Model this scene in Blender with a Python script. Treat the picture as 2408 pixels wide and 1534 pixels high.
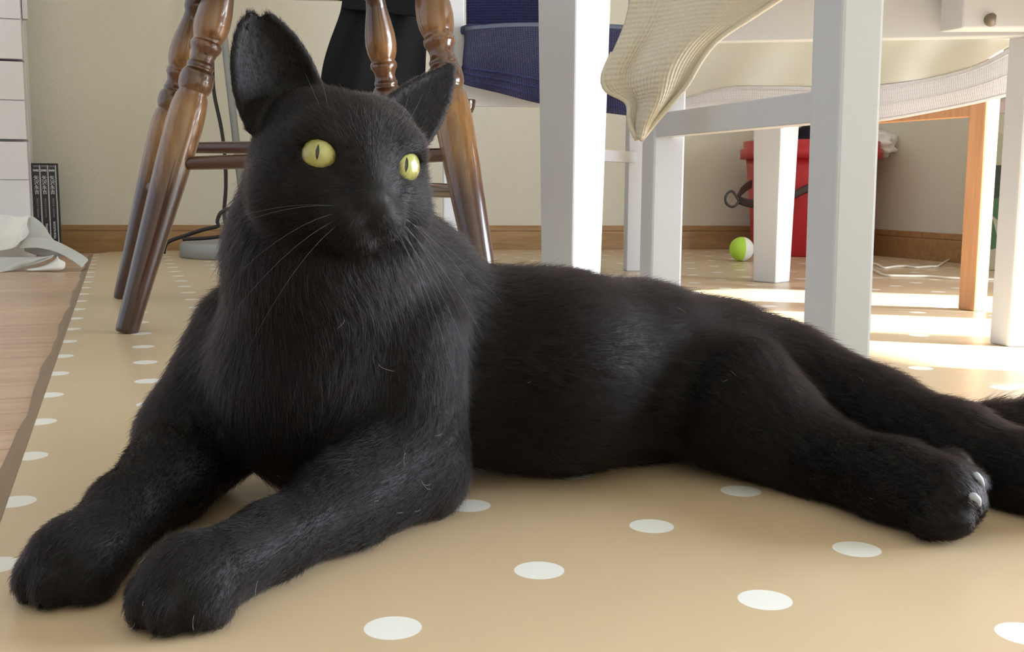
import bpy, bmesh, math, random
import numpy as np
from mathutils import Vector, Matrix, noise as mnoise

# ------------------------------------------------------------------ clear
for o in list(bpy.data.objects):
    bpy.data.objects.remove(o)
scene = bpy.context.scene
COL = scene.collection
random.seed(7)
RNG = np.random.default_rng(11)

# ------------------------------------------------------------------ camera
F_PX, PITCH, ROLL, CAM_H = 2560.0, 0.13146, 0.00623, 0.17
CX, CY = 1204.0, 767.0
cam_data = bpy.data.cameras.new('camera')
cam_data.sensor_width = 36.0
cam_data.lens = F_PX / 2408.0 * 36.0
cam_data.clip_start = 0.01
cam = bpy.data.objects.new('camera', cam_data)
COL.objects.link(cam)
cam.matrix_world = (Matrix.Translation((0, 0, CAM_H))
                    @ Matrix.Rotation(math.pi / 2 - PITCH, 4, 'X')
                    @ Matrix.Rotation(ROLL, 4, 'Z'))
scene.camera = cam
cam_data.dof.use_dof = False

# ------------------------------------------------------------------ world, sun, daylight, exposure
world = bpy.data.worlds.new('daylight')
scene.world = world
world.use_nodes = True
bg = world.node_tree.nodes['Background']
bg.inputs['Color'].default_value = (0.80, 0.88, 1.0, 1)
bg.inputs['Strength'].default_value = 0.85

SUN_DIR = Vector((-0.95, 0.27, -0.60)).normalized()     # travels towards -x
sun_data = bpy.data.lights.new('sun', 'SUN')
sun_data.energy = 20.0
sun_data.angle = 0.02
sun_data.color = (1.0, 0.93, 0.80)
sun = bpy.data.objects.new('sun_right_offscreen', sun_data)
sun.rotation_euler = SUN_DIR.to_track_quat('-Z', 'Y').to_euler()
COL.objects.link(sun)

def area(name, loc, target, size, size_y, power, color):
    d = bpy.data.lights.new(name, 'AREA')
    d.shape = 'RECTANGLE'; d.size = size; d.size_y = size_y
    d.energy = power; d.color = color
    o = bpy.data.objects.new(name, d)
    o.location = loc
    o.rotation_euler = (Vector(target) - Vector(loc)).to_track_quat('-Z', 'Y').to_euler()
    COL.objects.link(o)
    return o
# daylight through the low glazed opening in the right wall, lying in the opening's outer plane (see window_1)
area('window_right_offscreen', (1.745, 0.875, 0.43), (0.818, 0.500, 0.43), 1.36, 0.82, 84.0, (0.80, 0.89, 1.0))

vs = scene.view_settings
vs.view_transform = 'Standard'
vs.look = 'None'
vs.exposure = 0.38
vs.gamma = 1.0
vs.use_curve_mapping = False

# ------------------------------------------------------------------ pixel helpers
CP, SP = math.cos(PITCH), math.sin(PITCH)
def _uv(px, py):
    u = (px - CX) / F_PX; v = (py - CY) / F_PX
    return u + ROLL * v, v - ROLL * u
def W(px, py, t):
    """point seen at pixel (px, py) at depth t (metres along the lens axis)"""
    u, v = _uv(px, py)
    return Vector((t * u, t * (CP - SP * v), CAM_H - t * (SP + CP * v)))
def G(px, py, z=0.0):
    u, v = _uv(px, py)
    return W(px, py, (CAM_H - z) / (SP + CP * v))
def V(*a):
    return Vector(a)

# ------------------------------------------------------------------ materials
MATS = {}
def new_mat(name):
    m = bpy.data.materials.new(name)
    m.use_nodes = True
    MATS[name] = m
    nt = m.node_tree
    return m, nt, nt.nodes['Principled BSDF']
def lin(r, g, b):
    f = lambda c: ((c / 255.0) / 12.92 if c / 255.0 <= 0.04045 else (((c / 255.0) + 0.055) / 1.055) ** 2.4)
    return (f(r), f(g), f(b), 1.0)
def nd(nt, typ, **kw):
    n = nt.nodes.new(typ)
    for k, v in kw.items():
        setattr(n, k, v)
    return n
def mth(nt, op, a, b=None, c=None):
    n = nt.nodes.new('ShaderNodeMath'); n.operation = op
    for i, x in enumerate((a, b, c)):
        if x is None: continue
        if isinstance(x, (int, float)): n.inputs[i].default_value = x
        else: nt.links.new(x, n.inputs[i])
    return n.outputs[0]
def bump(nt, bsdf, height, strength, dist):
    b = nd(nt, 'ShaderNodeBump')
    b.inputs['Strength'].default_value = strength
    b.inputs['Distance'].default_value = dist
    nt.links.new(height, b.inputs['Height'])
    nt.links.new(b.outputs['Normal'], bsdf.inputs['Normal'])
def plain(name, col, rough=0.5, spec=0.5, noise_amt=0.06, scale=30.0, bump_s=0.0, bump_scale=200.0, coat=0.0, metal=0.0, trans=0.0):
    """principled material whose colour drifts a little with noise"""
    m, nt, b = new_mat(name)
    tc = nd(nt, 'ShaderNodeTexCoord')
    n = nd(nt, 'ShaderNodeTexNoise'); n.inputs['Scale'].default_value = scale; n.inputs['Detail'].default_value = 4
    nt.links.new(tc.outputs['Object'], n.inputs['Vector'])
    mx = nd(nt, 'ShaderNodeMixRGB', blend_type='MIX')
    c = Vector(col[:3])
    mx.inputs[1].default_value = (*(c * (1 - noise_amt)), 1)
    mx.inputs[2].default_value = (*[min(1, q) for q in c * (1 + noise_amt)], 1)
    nt.links.new(n.outputs['Fac'], mx.inputs[0])
    nt.links.new(mx.outputs[0], b.inputs['Base Color'])
    b.inputs['Roughness'].default_value = rough
    b.inputs['Specular IOR Level'].default_value = spec
    b.inputs['Coat Weight'].default_value = coat
    b.inputs['Metallic'].default_value = metal
    if bump_s > 0:
        n2 = nd(nt, 'ShaderNodeTexNoise'); n2.inputs['Scale'].default_value = bump_scale; n2.inputs['Detail'].default_value = 3
        nt.links.new(tc.outputs['Object'], n2.inputs['Vector'])
        bump(nt, b, n2.outputs['Fac'], bump_s, 0.002)
    if trans > 0:
        tr = nd(nt, 'ShaderNodeBsdfTranslucent'); tr.inputs['Color'].default_value = col
        ms = nd(nt, 'ShaderNodeMixShader'); ms.inputs[0].default_value = trans
        out = nt.nodes['Material Output']
        nt.links.new(b.outputs[0], ms.inputs[1]); nt.links.new(tr.outputs[0], ms.inputs[2])
        nt.links.new(ms.outputs[0], out.inputs['Surface'])
    return m

white_paint = plain('white_paint', lin(206, 208, 212), 0.35, 0.5, 0.02, 8)
cream_plastic = plain('drawer_white', lin(225, 221, 222), 0.5, 0.4, 0.02, 8)
black_cloth = plain('black_cloth', lin(22, 22, 24), 0.9, 0.2, 0.3, 60, 0.4, 900)
canvas_white = plain('canvas_white', lin(222, 221, 214), 0.85, 0.2, 0.05, 25, 0.35, 500)
canvas_grey = plain('canvas_grey', lin(188, 188, 182), 0.85, 0.2, 0.05, 25, 0.35, 500)
metal_grey = plain('lamp_grey', lin(150, 152, 150), 0.4, 0.5, 0.04, 20)
cord_black = plain('cord_black', lin(38, 34, 32), 0.5, 0.4, 0.1, 20)
cord_white = plain('cord_white', lin(238, 234, 224), 0.4, 0.5, 0.03, 20)
red_plastic = plain('red_plastic', lin(182, 36, 44), 0.38, 0.5, 0.05, 10)
leather = plain('brown_leather', lin(58, 40, 34), 0.55, 0.4, 0.2, 40, 0.3, 300)
iron = plain('dark_iron', lin(52, 46, 44), 0.45, 0.5, 0.1, 20)
plastic_bag = plain('bag_white', lin(228, 226, 222), 0.4, 0.4, 0.04, 20, 0.2, 80)
dark_bag = plain('dark_fabric', lin(34, 32, 44), 0.8, 0.2, 0.2, 20)
case_black = plain('case_black', lin(30, 30, 34), 0.35, 0.5, 0.1, 20)
case_edge = plain('case_edge', lin(190, 190, 196), 0.35, 0.5, 0.05, 20)
print_white = plain('print_white', lin(225, 226, 230), 0.5, 0.3, 0.03, 20)
print_grey = plain('print_grey', lin(150, 152, 160), 0.5, 0.3, 0.05, 20)
mauve_print = plain('print_mauve', lin(120, 108, 126), 0.5, 0.3, 0.05, 20)
dark_wood_knob = plain('knob_dark', lin(60, 40, 30), 0.15, 0.5, 0.1, 20, coat=0.7)
hole_dark = plain('hole_shade', lin(120, 108, 96), 0.5, 0.5, 0.2, 60)  # brown tone carries the shade inside the corner-block holes
ceiling_white = plain('ceiling_white', lin(235, 233, 226), 0.8, 0.2, 0.02, 8)

def fabric(name, col, sx, sz, strength, rough=0.9, trans=0.0, dist=0.002, axes=('X', 'Z')):
    """cloth with a woven quilt or waffle relief from two crossed waves"""
    m, nt, b = new_mat(name)
    tc = nd(nt, 'ShaderNodeTexCoord')
    outs = []
    for ax, s in zip(axes, (sx, sz)):
        w = nd(nt, 'ShaderNodeTexWave'); w.bands_direction = ax
        w.inputs['Scale'].default_value = s; w.inputs['Distortion'].default_value = 0.6; w.inputs['Detail'].default_value = 2
        nt.links.new(tc.outputs['UV'], w.inputs['Vector']); outs.append(w.outputs['Fac'])
    h = mth(nt, 'ADD', outs[0], outs[1])
    n = nd(nt, 'ShaderNodeTexNoise'); n.inputs['Scale'].default_value = 350
    nt.links.new(tc.outputs['Object'], n.inputs['Vector'])
    h2 = mth(nt, 'ADD', h, mth(nt, 'MULTIPLY', n.outputs['Fac'], 0.8))
    bump(nt, b, h2, strength, dist)
    b.inputs['Base Color'].default_value = col
    b.inputs['Roughness'].default_value = rough
    b.inputs['Specular IOR Level'].default_value = 0.15
    b.inputs['Sheen Weight'].default_value = 0.15
    if trans > 0:
        tr = nd(nt, 'ShaderNodeBsdfTranslucent'); tr.inputs['Color'].default_value = col
        ms = nd(nt, 'ShaderNodeMixShader'); ms.inputs[0].default_value = trans
        out = nt.nodes['Material Output']
        nt.links.new(b.outputs[0], ms.inputs[1]); nt.links.new(tr.outputs[0], ms.inputs[2])
        nt.links.new(ms.outputs[0], out.inputs['Surface'])
    return m
towel_mat = fabric('towel_cream', lin(226, 218, 200), 9.0, 11.0, 0.5, trans=0.2, axes=('X', 'Y'))
cover_mat = fabric('cover_cream', lin(222, 216, 198), 70.0, 30.0, 0.08, trans=0.25, axes=('X', 'Y'))
hem_mat = fabric('hem_white', lin(208, 202, 198), 60.0, 3.0, 0.12, trans=0.15, axes=('X', 'Y'))
navy_mat = fabric('navy_quilt', lin(44, 44, 86), 34.0, 30.0, 0.8, axes=('X', 'Y'))
navy_grey = plain('navy_binding', lin(96, 102, 116), 0.9, 0.1, 0.1, 40, 0.3, 400)

# wallpaper: fine woven relief
def wallpaper():
    m, nt, b = new_mat('wallpaper')
    tc = nd(nt, 'ShaderNodeTexCoord')
    mp = nd(nt, 'ShaderNodeMapping'); mp.inputs['Scale'].default_value = (1.0, 1.0, 0.45)
    nt.links.new(tc.outputs['Object'], mp.inputs['Vector'])
    n = nd(nt, 'ShaderNodeTexNoise'); n.inputs['Scale'].default_value = 700; n.inputs['Detail'].default_value = 2
    nt.links.new(mp.outputs[0], n.inputs['Vector'])
    mp2 = nd(nt, 'ShaderNodeMapping'); mp2.inputs['Scale'].default_value = (0.35, 0.35, 1.0)
    nt.links.new(tc.outputs['Object'], mp2.inputs['Vector'])
    n2 = nd(nt, 'ShaderNodeTexNoise'); n2.inputs['Scale'].default_value = 800; n2.inputs['Detail'].default_value = 2
    nt.links.new(mp2.outputs[0], n2.inputs['Vector'])
    h = mth(nt, 'ADD', n.outputs['Fac'], n2.outputs['Fac'])
    bump(nt, b, h, 0.5, 0.003)
    n3 = nd(nt, 'ShaderNodeTexNoise'); n3.inputs['Scale'].default_value = 3
    nt.links.new(tc.outputs['Object'], n3.inputs['Vector'])
    r = nd(nt, 'ShaderNodeValToRGB')
    r.color_ramp.elements[0].color = lin(222, 216, 196); r.color_ramp.elements[1].color = lin(228, 223, 206)
    nt.links.new(n3.outputs['Fac'], r.inputs[0])
    nt.links.new(r.outputs[0], b.inputs['Base Color'])
    b.inputs['Roughness'].default_value = 0.85
    b.inputs['Specular IOR Level'].default_value = 0.2
    return m
wall_mat = wallpaper()

def wood(name, dark, light, axis='X', scale=6.0, rough=0.4, coat=0.0, stretch=14.0, coord='Object'):
    m, nt, b = new_mat(name)
    tc = nd(nt, 'ShaderNodeTexCoord')
    info = nd(nt, 'ShaderNodeObjectInfo')
    ad = nd(nt, 'ShaderNodeVectorMath', operation='ADD')
    sc = nd(nt, 'ShaderNodeVectorMath', operation='SCALE'); sc.inputs['Scale'].default_value = 7.0
    cb = nd(nt, 'ShaderNodeCombineXYZ')
    for i in range(3): nt.links.new(info.outputs['Random'], cb.inputs[i])
    nt.links.new(cb.outputs[0], sc.inputs[0])
    nt.links.new(tc.outputs[coord], ad.inputs[0]); nt.links.new(sc.outputs[0], ad.inputs[1])
    mp = nd(nt, 'ShaderNodeMapping')
    s = [stretch, stretch, stretch]; s['XYZ'.index(axis)] = 1.0
    mp.inputs['Scale'].default_value = s
    nt.links.new(ad.outputs[0], mp.inputs['Vector'])
    n = nd(nt, 'ShaderNodeTexNoise'); n.inputs['Scale'].default_value = scale; n.inputs['Detail'].default_value = 6; n.inputs['Distortion'].default_value = 0.6
    nt.links.new(mp.outputs[0], n.inputs['Vector'])
    r = nd(nt, 'ShaderNodeValToRGB')
    r.color_ramp.elements[0].position = 0.3; r.color_ramp.elements[1].position = 0.72
    r.color_ramp.elements[0].color = dark; r.color_ramp.elements[1].color = light
    nt.links.new(n.outputs['Fac'], r.inputs[0])
    hsv = nd(nt, 'ShaderNodeHueSaturation')
    nt.links.new(mth(nt, 'ADD', mth(nt, 'MULTIPLY', info.outputs['Random'], 0.16), 0.92), hsv.inputs['Value'])
    nt.links.new(r.outputs[0], hsv.inputs['Color'])
    nt.links.new(hsv.outputs[0], b.inputs['Base Color'])
    b.inputs['Roughness'].default_value = rough
    b.inputs['Coat Weight'].default_value = coat
    b.inputs['Coat Roughness'].default_value = 0.1
    bump(nt, b, n.outputs['Fac'], 0.05, 0.001)
    return m
plank_mat = wood('floor_plank', lin(182, 146, 116), lin(208, 176, 146), 'X', 5.0, 0.32)
base_mat = wood('baseboard_wood', lin(154, 118, 74), lin(180, 142, 96), 'X', 5.0, 0.5, stretch=20)
orange_wood = wood('orange_wood', lin(184, 134, 94), lin(202, 154, 114), 'Z', 8.0, 0.45)

def turned_wood():
    """stained turned wood: honey patches where the stain was rubbed thin, dark toward the feet"""
    m, nt, b = new_mat('turned_wood')
    tc = nd(nt, 'ShaderNodeTexCoord')
    sep = nd(nt, 'ShaderNodeSeparateXYZ'); nt.links.new(tc.outputs['Object'], sep.inputs[0])
    mp = nd(nt, 'ShaderNodeMapping'); mp.inputs['Scale'].default_value = (60, 60, 5)
    nt.links.new(tc.outputs['Object'], mp.inputs['Vector'])
    n = nd(nt, 'ShaderNodeTexNoise'); n.inputs['Scale'].default_value = 2.0; n.inputs['Detail'].default_value = 5; n.inputs['Distortion'].default_value = 1.2
    nt.links.new(mp.outputs[0], n.inputs['Vector'])
    z = mth(nt, 'ADD', sep.outputs[2], mth(nt, 'MULTIPLY', mth(nt, 'SUBTRACT', n.outputs['Fac'], 0.5), 0.05))
    r = nd(nt, 'ShaderNodeValToRGB')
    cr = r.color_ramp
    stops = [(0.0, lin(52, 30, 24)), (0.36, lin(66, 36, 26)), (0.47, lin(132, 94, 50)), (0.585, lin(152, 110, 60)),
             (0.635, lin(104, 70, 40)), (0.68, lin(74, 44, 28)), (0.745, lin(104, 66, 36)), (0.79, lin(140, 98, 54)),
             (0.85, lin(114, 78, 44)), (0.93, lin(64, 36, 24)), (1.0, lin(54, 32, 24))]
    cr.elements[0].position, cr.elements[0].color = stops[0]
    cr.elements[1].position, cr.elements[1].color = stops[-1]
    for p, c in stops[1:-1]:
        e = cr.elements.new(p); e.color = c
    nt.links.new(mth(nt, 'DIVIDE', z, 0.43), r.inputs[0])
    mx = nd(nt, 'ShaderNodeMixRGB', blend_type='MULTIPLY'); mx.inputs[0].default_value = 0.55
    r2 = nd(nt, 'ShaderNodeValToRGB'); r2.color_ramp.elements[0].position = 0.35; r2.color_ramp.elements[1].position = 0.65
    r2.color_ramp.elements[0].color = (0.55, 0.5, 0.45, 1); r2.color_ramp.elements[1].color = (1, 1, 1, 1)
    nt.links.new(n.outputs['Fac'], r2.inputs[0])
    nt.links.new(r.outputs[0], mx.inputs[1]); nt.links.new(r2.outputs[0], mx.inputs[2])
    nt.links.new(mx.outputs[0], b.inputs['Base Color'])
    b.inputs['Roughness'].default_value = 0.28
    b.inputs['Coat Weight'].default_value = 0.8
    b.inputs['Coat Roughness'].default_value = 0.08
    return m
turned_mat = turned_wood()
stretcher_mat = wood('stretcher_wood', lin(58, 32, 26), lin(84, 50, 38), 'X', 6.0, 0.25, 0.6)

# vinyl mat printed with white dots on an oblique grid
E1 = np.array([-0.20302711, 0.56629364]) * CAM_H
E2 = np.array([0.33948643, 0.37359338]) * CAM_H
O0 = np.array([-2.0254656, 5.93857103]) * CAM_H
DOT_R = 0.0111
def dotted():
    m, nt, b = new_mat('dotted_vinyl')
    tc = nd(nt, 'ShaderNodeTexCoord')
    sep = nd(nt, 'ShaderNodeSeparateXYZ'); nt.links.new(tc.outputs['Object'], sep.inputs[0])
    x = mth(nt, 'SUBTRACT', sep.outputs[0], float(O0[0])); y = mth(nt, 'SUBTRACT', sep.outputs[1], float(O0[1]))
    Bi = np.linalg.inv(np.stack([E1, E2], 1))
    fr = []
    for k in range(2):
        a = mth(nt, 'ADD', mth(nt, 'MULTIPLY', x, float(Bi[k, 0])), mth(nt, 'MULTIPLY', y, float(Bi[k, 1])))
        fr.append(mth(nt, 'SUBTRACT', a, mth(nt, 'ROUND', a)))
    dx = mth(nt, 'ADD', mth(nt, 'MULTIPLY', fr[0], float(E1[0])), mth(nt, 'MULTIPLY', fr[1], float(E2[0])))
    dy = mth(nt, 'ADD', mth(nt, 'MULTIPLY', fr[0], float(E1[1])), mth(nt, 'MULTIPLY', fr[1], float(E2[1])))
    d = mth(nt, 'SQRT', mth(nt, 'ADD', mth(nt, 'MULTIPLY', dx, dx), mth(nt, 'MULTIPLY', dy, dy)))
    mr = nd(nt, 'ShaderNodeMapRange'); mr.inputs['From Min'].default_value = DOT_R + 0.0002; mr.inputs['From Max'].default_value = DOT_R - 0.0002
    nt.links.new(d, mr.inputs['Value'])
    n = nd(nt, 'ShaderNodeTexNoise'); n.inputs['Scale'].default_value = 9; n.inputs['Detail'].default_value = 3
    nt.links.new(tc.outputs['Object'], n.inputs['Vector'])
    r = nd(nt, 'ShaderNodeValToRGB')
    r.color_ramp.elements[0].color = lin(200, 177, 144); r.color_ramp.elements[1].color = lin(206, 184, 151)
    nt.links.new(n.outputs['Fac'], r.inputs[0])
    mx = nd(nt, 'ShaderNodeMixRGB')
    nt.links.new(mr.outputs[0], mx.inputs[0]); nt.links.new(r.outputs[0], mx.inputs[1]); mx.inputs[2].default_value = lin(236, 236, 230)
    nt.links.new(mx.outputs[0], b.inputs['Base Color'])
    b.inputs['Roughness'].default_value = 0.30
    b.inputs['Specular IOR Level'].default_value = 0.45
    n2 = nd(nt, 'ShaderNodeTexNoise'); n2.inputs['Scale'].default_value = 14; n2.inputs['Detail'].default_value = 2
    nt.links.new(tc.outputs['Object'], n2.inputs['Vector'])
    n3 = nd(nt, 'ShaderNodeTexNoise'); n3.inputs['Scale'].default_value = 900; n3.inputs['Detail'].default_value = 1
    nt.links.new(tc.outputs['Object'], n3.inputs['Vector'])
    bump(nt, b, mth(nt, 'ADD', n2.outputs['Fac'], mth(nt, 'MULTIPLY', n3.outputs['Fac'], 0.03)), 0.12, 0.004)
    return m
mat_vinyl = dotted()
mat_edge = plain('vinyl_edge', lin(142, 120, 98), 0.6, 0.3, 0.1, 40)

# ------------------------------------------------------------------ mesh helpers
def chain(o):
    m = o.matrix_basis.copy()
    while o.parent is not None:
        o = o.parent; m = o.matrix_basis @ m
    return m
def finish(name, me, mat, parent=None, smooth=False, world_space=True):
    o = bpy.data.objects.new(name, me)
    COL.objects.link(o)
    if mat is not None and not me.materials:
        me.materials.append(mat)
    if smooth:
        me.polygons.foreach_set('use_smooth', np.ones(len(me.polygons), bool))
    if parent is not None:
        o.parent = parent
        if world_space:
            # mesh data given in world coordinates: move it into the parent's frame
            me.transform(chain(parent).inverted())
    return o
def from_bm(name, bm, mat, parent=None, smooth=False):
    me = bpy.data.meshes.new(name)
    bm.normal_update()
    bm.to_mesh(me); bm.free()
    return finish(name, me, mat, parent, smooth)
def tag(o, label=None, cat=None, group=None, kind=None):
    if label: o['label'] = label
    if cat: o['category'] = cat
    if group: o['group'] = group
    if kind: o['kind'] = kind
    return o
def thing(name, loc, label, cat, group=None, rz=0.0):
    o = bpy.data.objects.new(name, None)
    o.empty_display_size = 0.05
    o.location = loc; o.rotation_euler = (0, 0, rz)
    COL.objects.link(o)
    o.matrix_basis = Matrix.Translation(loc) @ Matrix.Rotation(rz, 4, 'Z')
    return tag(o, label, cat, group)
def bm_prism(bm, base, top, bev=0.0, seg=2):
    """solid between two matching loops of points"""
    vb = [bm.verts.new(p) for p in base]; vt = [bm.verts.new(p) for p in top]
    n = len(vb); fs = []
    fs.append(bm.faces.new(list(reversed(vb)))); fs.append(bm.faces.new(vt))
    for i in range(n):
        fs.append(bm.faces.new((vb[i], vb[(i + 1) % n], vt[(i + 1) % n], vt[i])))
    bmesh.ops.recalc_face_normals(bm, faces=fs)
    if bev > 0:
        es = list({e for f in fs for e in f.edges})
        bmesh.ops.bevel(bm, geom=es, offset=bev, segments=seg, affect='EDGES', profile=0.6)
def obox(bm, c, ax, ay, az, bev=0.0):
    """box with centre c and half-axis vectors"""
    c, ax, ay, az = map(Vector, (c, ax, ay, az))
    b = [c - ax - ay - az, c + ax - ay - az, c + ax + ay - az, c - ax + ay - az]
    bm_prism(bm, b, [p + 2 * az for p in b], bev)
def box_obj(name, c, ax, ay, az, mat, parent=None, bev=0.0):
    bm = bmesh.new(); obox(bm, c, ax, ay, az, bev)
    return from_bm(name, bm, mat, parent)
def tube_pts(bm, pts, rads, seg=10, cap=True, flat=None):
    """swept tube; flat=(wide, thin) gives an oval strap section"""
    pts = [Vector(p) for p in pts]
    rings = []
    up = Vector((0, 0, 1))
    for i, p in enumerate(pts):
        d = (pts[min(i + 1, len(pts) - 1)] - pts[max(i - 1, 0)]).normalized()
        a = d.cross(up)
        if a.length < 1e-4: a = d.cross(Vector((1, 0, 0)))
        a.normalize(); b = a.cross(d).normalized()
        r = rads[i] if hasattr(rads, '__len__') else rads
        rings.append([bm.verts.new(p + a * math.cos(2 * math.pi * k / seg) * r * (flat[0] if flat else 1)
                                   + b * math.sin(2 * math.pi * k / seg) * r * (flat[1] if flat else 1)) for k in range(seg)])
    for i in range(len(rings) - 1):
        for k in range(seg):
            bm.faces.new((rings[i][k], rings[i][(k + 1) % seg], rings[i + 1][(k + 1) % seg], rings[i + 1][k]))
    if cap:
        bm.faces.new(list(reversed(rings[0]))); bm.faces.new(rings[-1])
def smooth_path(pts, n=8):
    """Catmull-Rom through the points"""
    P = [Vector(p) for p in pts]; P = [P[0] * 2 - P[1]] + P + [P[-1] * 2 - P[-2]]
    out = []
    for i in range(1, len(P) - 2):
        for k in range(n):
            t = k / n
            a, b, c, d = P[i - 1], P[i], P[i + 1], P[i + 2]
            out.append(0.5 * ((2 * b) + (c - a) * t + (2 * a - 5 * b + 4 * c - d) * t * t + (3 * b - a - 3 * c + d) * t ** 3))
    out.append(P[-2])
    return out
def lathe(name, prof, mat, parent=None, seg=32, origin=(0, 0, 0), axis=None):
    """prof: (height, radius) pairs turned round an axis vector whose z rise is 1 per unit height"""
    bm = bmesh.new()
    o = Vector(origin); ax = Vector(axis) if axis is not None else Vector((0, 0, 1))
    dn = ax.normalized(); a = dn.cross(Vector((0, 1, 0))).normalized(); b = dn.cross(a).normalized()
    rings = []
    for h, r in prof:
        c = o + ax * h
        rings.append([bm.verts.new(c + (a * math.cos(2 * math.pi * k / seg) + b * math.sin(2 * math.pi * k / seg)) * max(r, 1e-5)) for k in range(seg)])
    fs = []
    for i in range(len(rings) - 1):
        for k in range(seg):
            fs.append(bm.faces.new((rings[i][k], rings[i][(k + 1) % seg], rings[i + 1][(k + 1) % seg], rings[i + 1][k])))
    fs.append(bm.faces.new(rings[0])); fs.append(bm.faces.new(rings[-1]))
    bmesh.ops.recalc_face_normals(bm, faces=fs)
    ob = from_bm(name, bm, mat, parent, True)
    return ob
def sheet(name, rows, mat, parent=None, thick=0.003, uv=True, sub=1):
    """solid cloth from a grid of points (rows of equal length)"""
    nr, nc = len(rows), len(rows[0])
    vs_ = [tuple(p) for r in rows for p in r]
    fs = [(i * nc + j, i * nc + j + 1, (i + 1) * nc + j + 1, (i + 1) * nc + j) for i in range(nr - 1) for j in range(nc - 1)]
    me = bpy.data.meshes.new(name)
    me.from_pydata(vs_, [], fs)
    if uv:
        l = me.uv_layers.new(name='UVMap')
        for p in me.polygons:
            for li in p.loop_indices:
                vi = me.loops[li].vertex_index
                l.data[li].uv = ((vi % nc) / (nc - 1), (vi // nc) / (nr - 1))
    o = finish(name, me, mat, parent, True)
    s = o.modifiers.new('thickness', 'SOLIDIFY'); s.thickness = thick; s.offset = 0
    if sub:
        ss = o.modifiers.new('smooth', 'SUBSURF'); ss.levels = sub; ss.render_levels = sub
    return o
def interp(pts, n):
    """resample a polyline at n even steps, smoothed"""
    P = smooth_path(pts, 12)
    L = [0.0]
    for a, b in zip(P, P[1:]): L.append(L[-1] + (b - a).length)
    out = []; j = 0
    for k in range(n):
        s = L[-1] * k / (n - 1)
        while j < len(L) - 2 and L[j + 1] < s: j += 1
        f = (s - L[j]) / max(L[j + 1] - L[j], 1e-9)
        out.append(P[j].lerp(P[j + 1], f))
    return out

# ------------------------------------------------------------------ the setting
MAT_DIR = Vector((E1[0], E1[1], 0)).normalized()          # mat edge and board joints follow this
MAT_NRM = Vector((MAT_DIR.y, -MAT_DIR.x, 0))              # to the right of the edge
MAT_P = G(0, 1230)                                        # a point on the mat's left edge
WALL_A, WALL_B = G(150, 587.5), G(1650, 585.5)
WD = (WALL_B - WALL_A).normalized()                       # back wall direction
WN = Vector((-WD.y, WD.x, 0))                             # away from the room
CORNER = Vector((0.824, 2.887, 0)); 
CORNER = WALL_A + WD * (CORNER - WALL_A).dot(WD)
SD = Vector((0.3746, -0.927, 0)).normalized()             # right wall direction (towards the viewer)
SN = Vector((-SD.y, SD.x, 0)); SN = SN if SN.x > 0 else -SN
FZ = -0.003                                               # wooden floor lies under the mat

bm = bmesh.new()
bm_prism(bm, [V(-2.4, -1.5, -0.08), V(2.6, -1.5, -0.08), V(2.6, 3.6, -0.08), V(-2.4, 3.6, -0.08)],
         [V(-2.4, -1.5, FZ - 0.004), V(2.6, -1.5, FZ - 0.004), V(2.6, 3.6, FZ - 0.004), V(-2.4, 3.6, FZ - 0.004)])
floor = tag(from_bm('floor', bm, plain('subfloor', lin(176, 146, 116), 0.7, 0.3, 0.05, 20)), kind='structure')
# boards: strips at right angles to the mat edge
bm = bmesh.new()
obox(bm, (0, 0, 0), (0.75, 0, 0), (0, 0.0288, 0), (0, 0, 0.003), 0.0008)
plank_me = bpy.data.meshes.new('plank'); bm.to_mesh(plank_me); bm.free(); plank_me.materials.append(plank_mat)
ang = math.atan2(MAT_NRM.y, MAT_NRM.x)
for k in range(-2, 40):
    for seg_i in range(1):
        c = MAT_P + MAT_DIR * (k * 0.0592 - 0.15) - MAT_NRM * (0.70 + 0.0 * k)
        o = bpy.data.objects.new('plank', plank_me); COL.objects.link(o)
        o.parent = floor
        o.location = (c.x, c.y, FZ - 0.003); o.rotation_euler = (0, 0, ang)

def wall_slab(name, a, b, nrm, z0, z1, th, mat):
    bm = bmesh.new()
    base = [a, b, b + nrm * th, a + nrm * th]
    bm_prism(bm, [p + V(0, 0, z0) for p in base], [p + V(0, 0, z1) for p in base])
    return tag(from_bm(name, bm, mat), kind='structure')
ROOM_H = 2.4
WALL_L = WALL_A - WD * 1.25
wall_slab('wall_back', WALL_L, CORNER + WD * 0.12, WN, -0.08, ROOM_H, 0.1, wall_mat)
RW_END = CORNER + SD * 1.50
wall_slab('wall_right', CORNER, RW_END, SN, -0.08, ROOM_H, 0.1, wall_mat)
# tall glazed opening further along the right wall: lintel, frame and panes
WIN_W = 1.42
W2_END = RW_END + SD * WIN_W
wall_slab('trim_1', RW_END, W2_END, SN, 1.95, ROOM_H, 0.1, wall_mat)
wall_slab('wall_right_front', W2_END, W2_END + SD * 1.6, SN, -0.08, ROOM_H, 0.1, wall_mat)
bm = bmesh.new()
for s in (0.02, WIN_W / 2, WIN_W - 0.02):
    c = RW_END + SD * s + SN * 0.05
    obox(bm, c + V(0, 0, 0.97), SD * 0.022, SN * 0.02, V(0, 0, 0.98))
obox(bm, RW_END + SD * WIN_W / 2 + SN * 0.05 + V(0, 0, 0.02), SD * WIN_W / 2, SN * 0.03, V(0, 0, 0.022))
obox(bm, RW_END + SD * WIN_W / 2 + SN * 0.05 + V(0, 0, 1.93), SD * WIN_W / 2, SN * 0.03, V(0, 0, 0.022))
window_1 = tag(from_bm('window_1', bm, metal_grey), kind='structure')
bm = bmesh.new()
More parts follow.
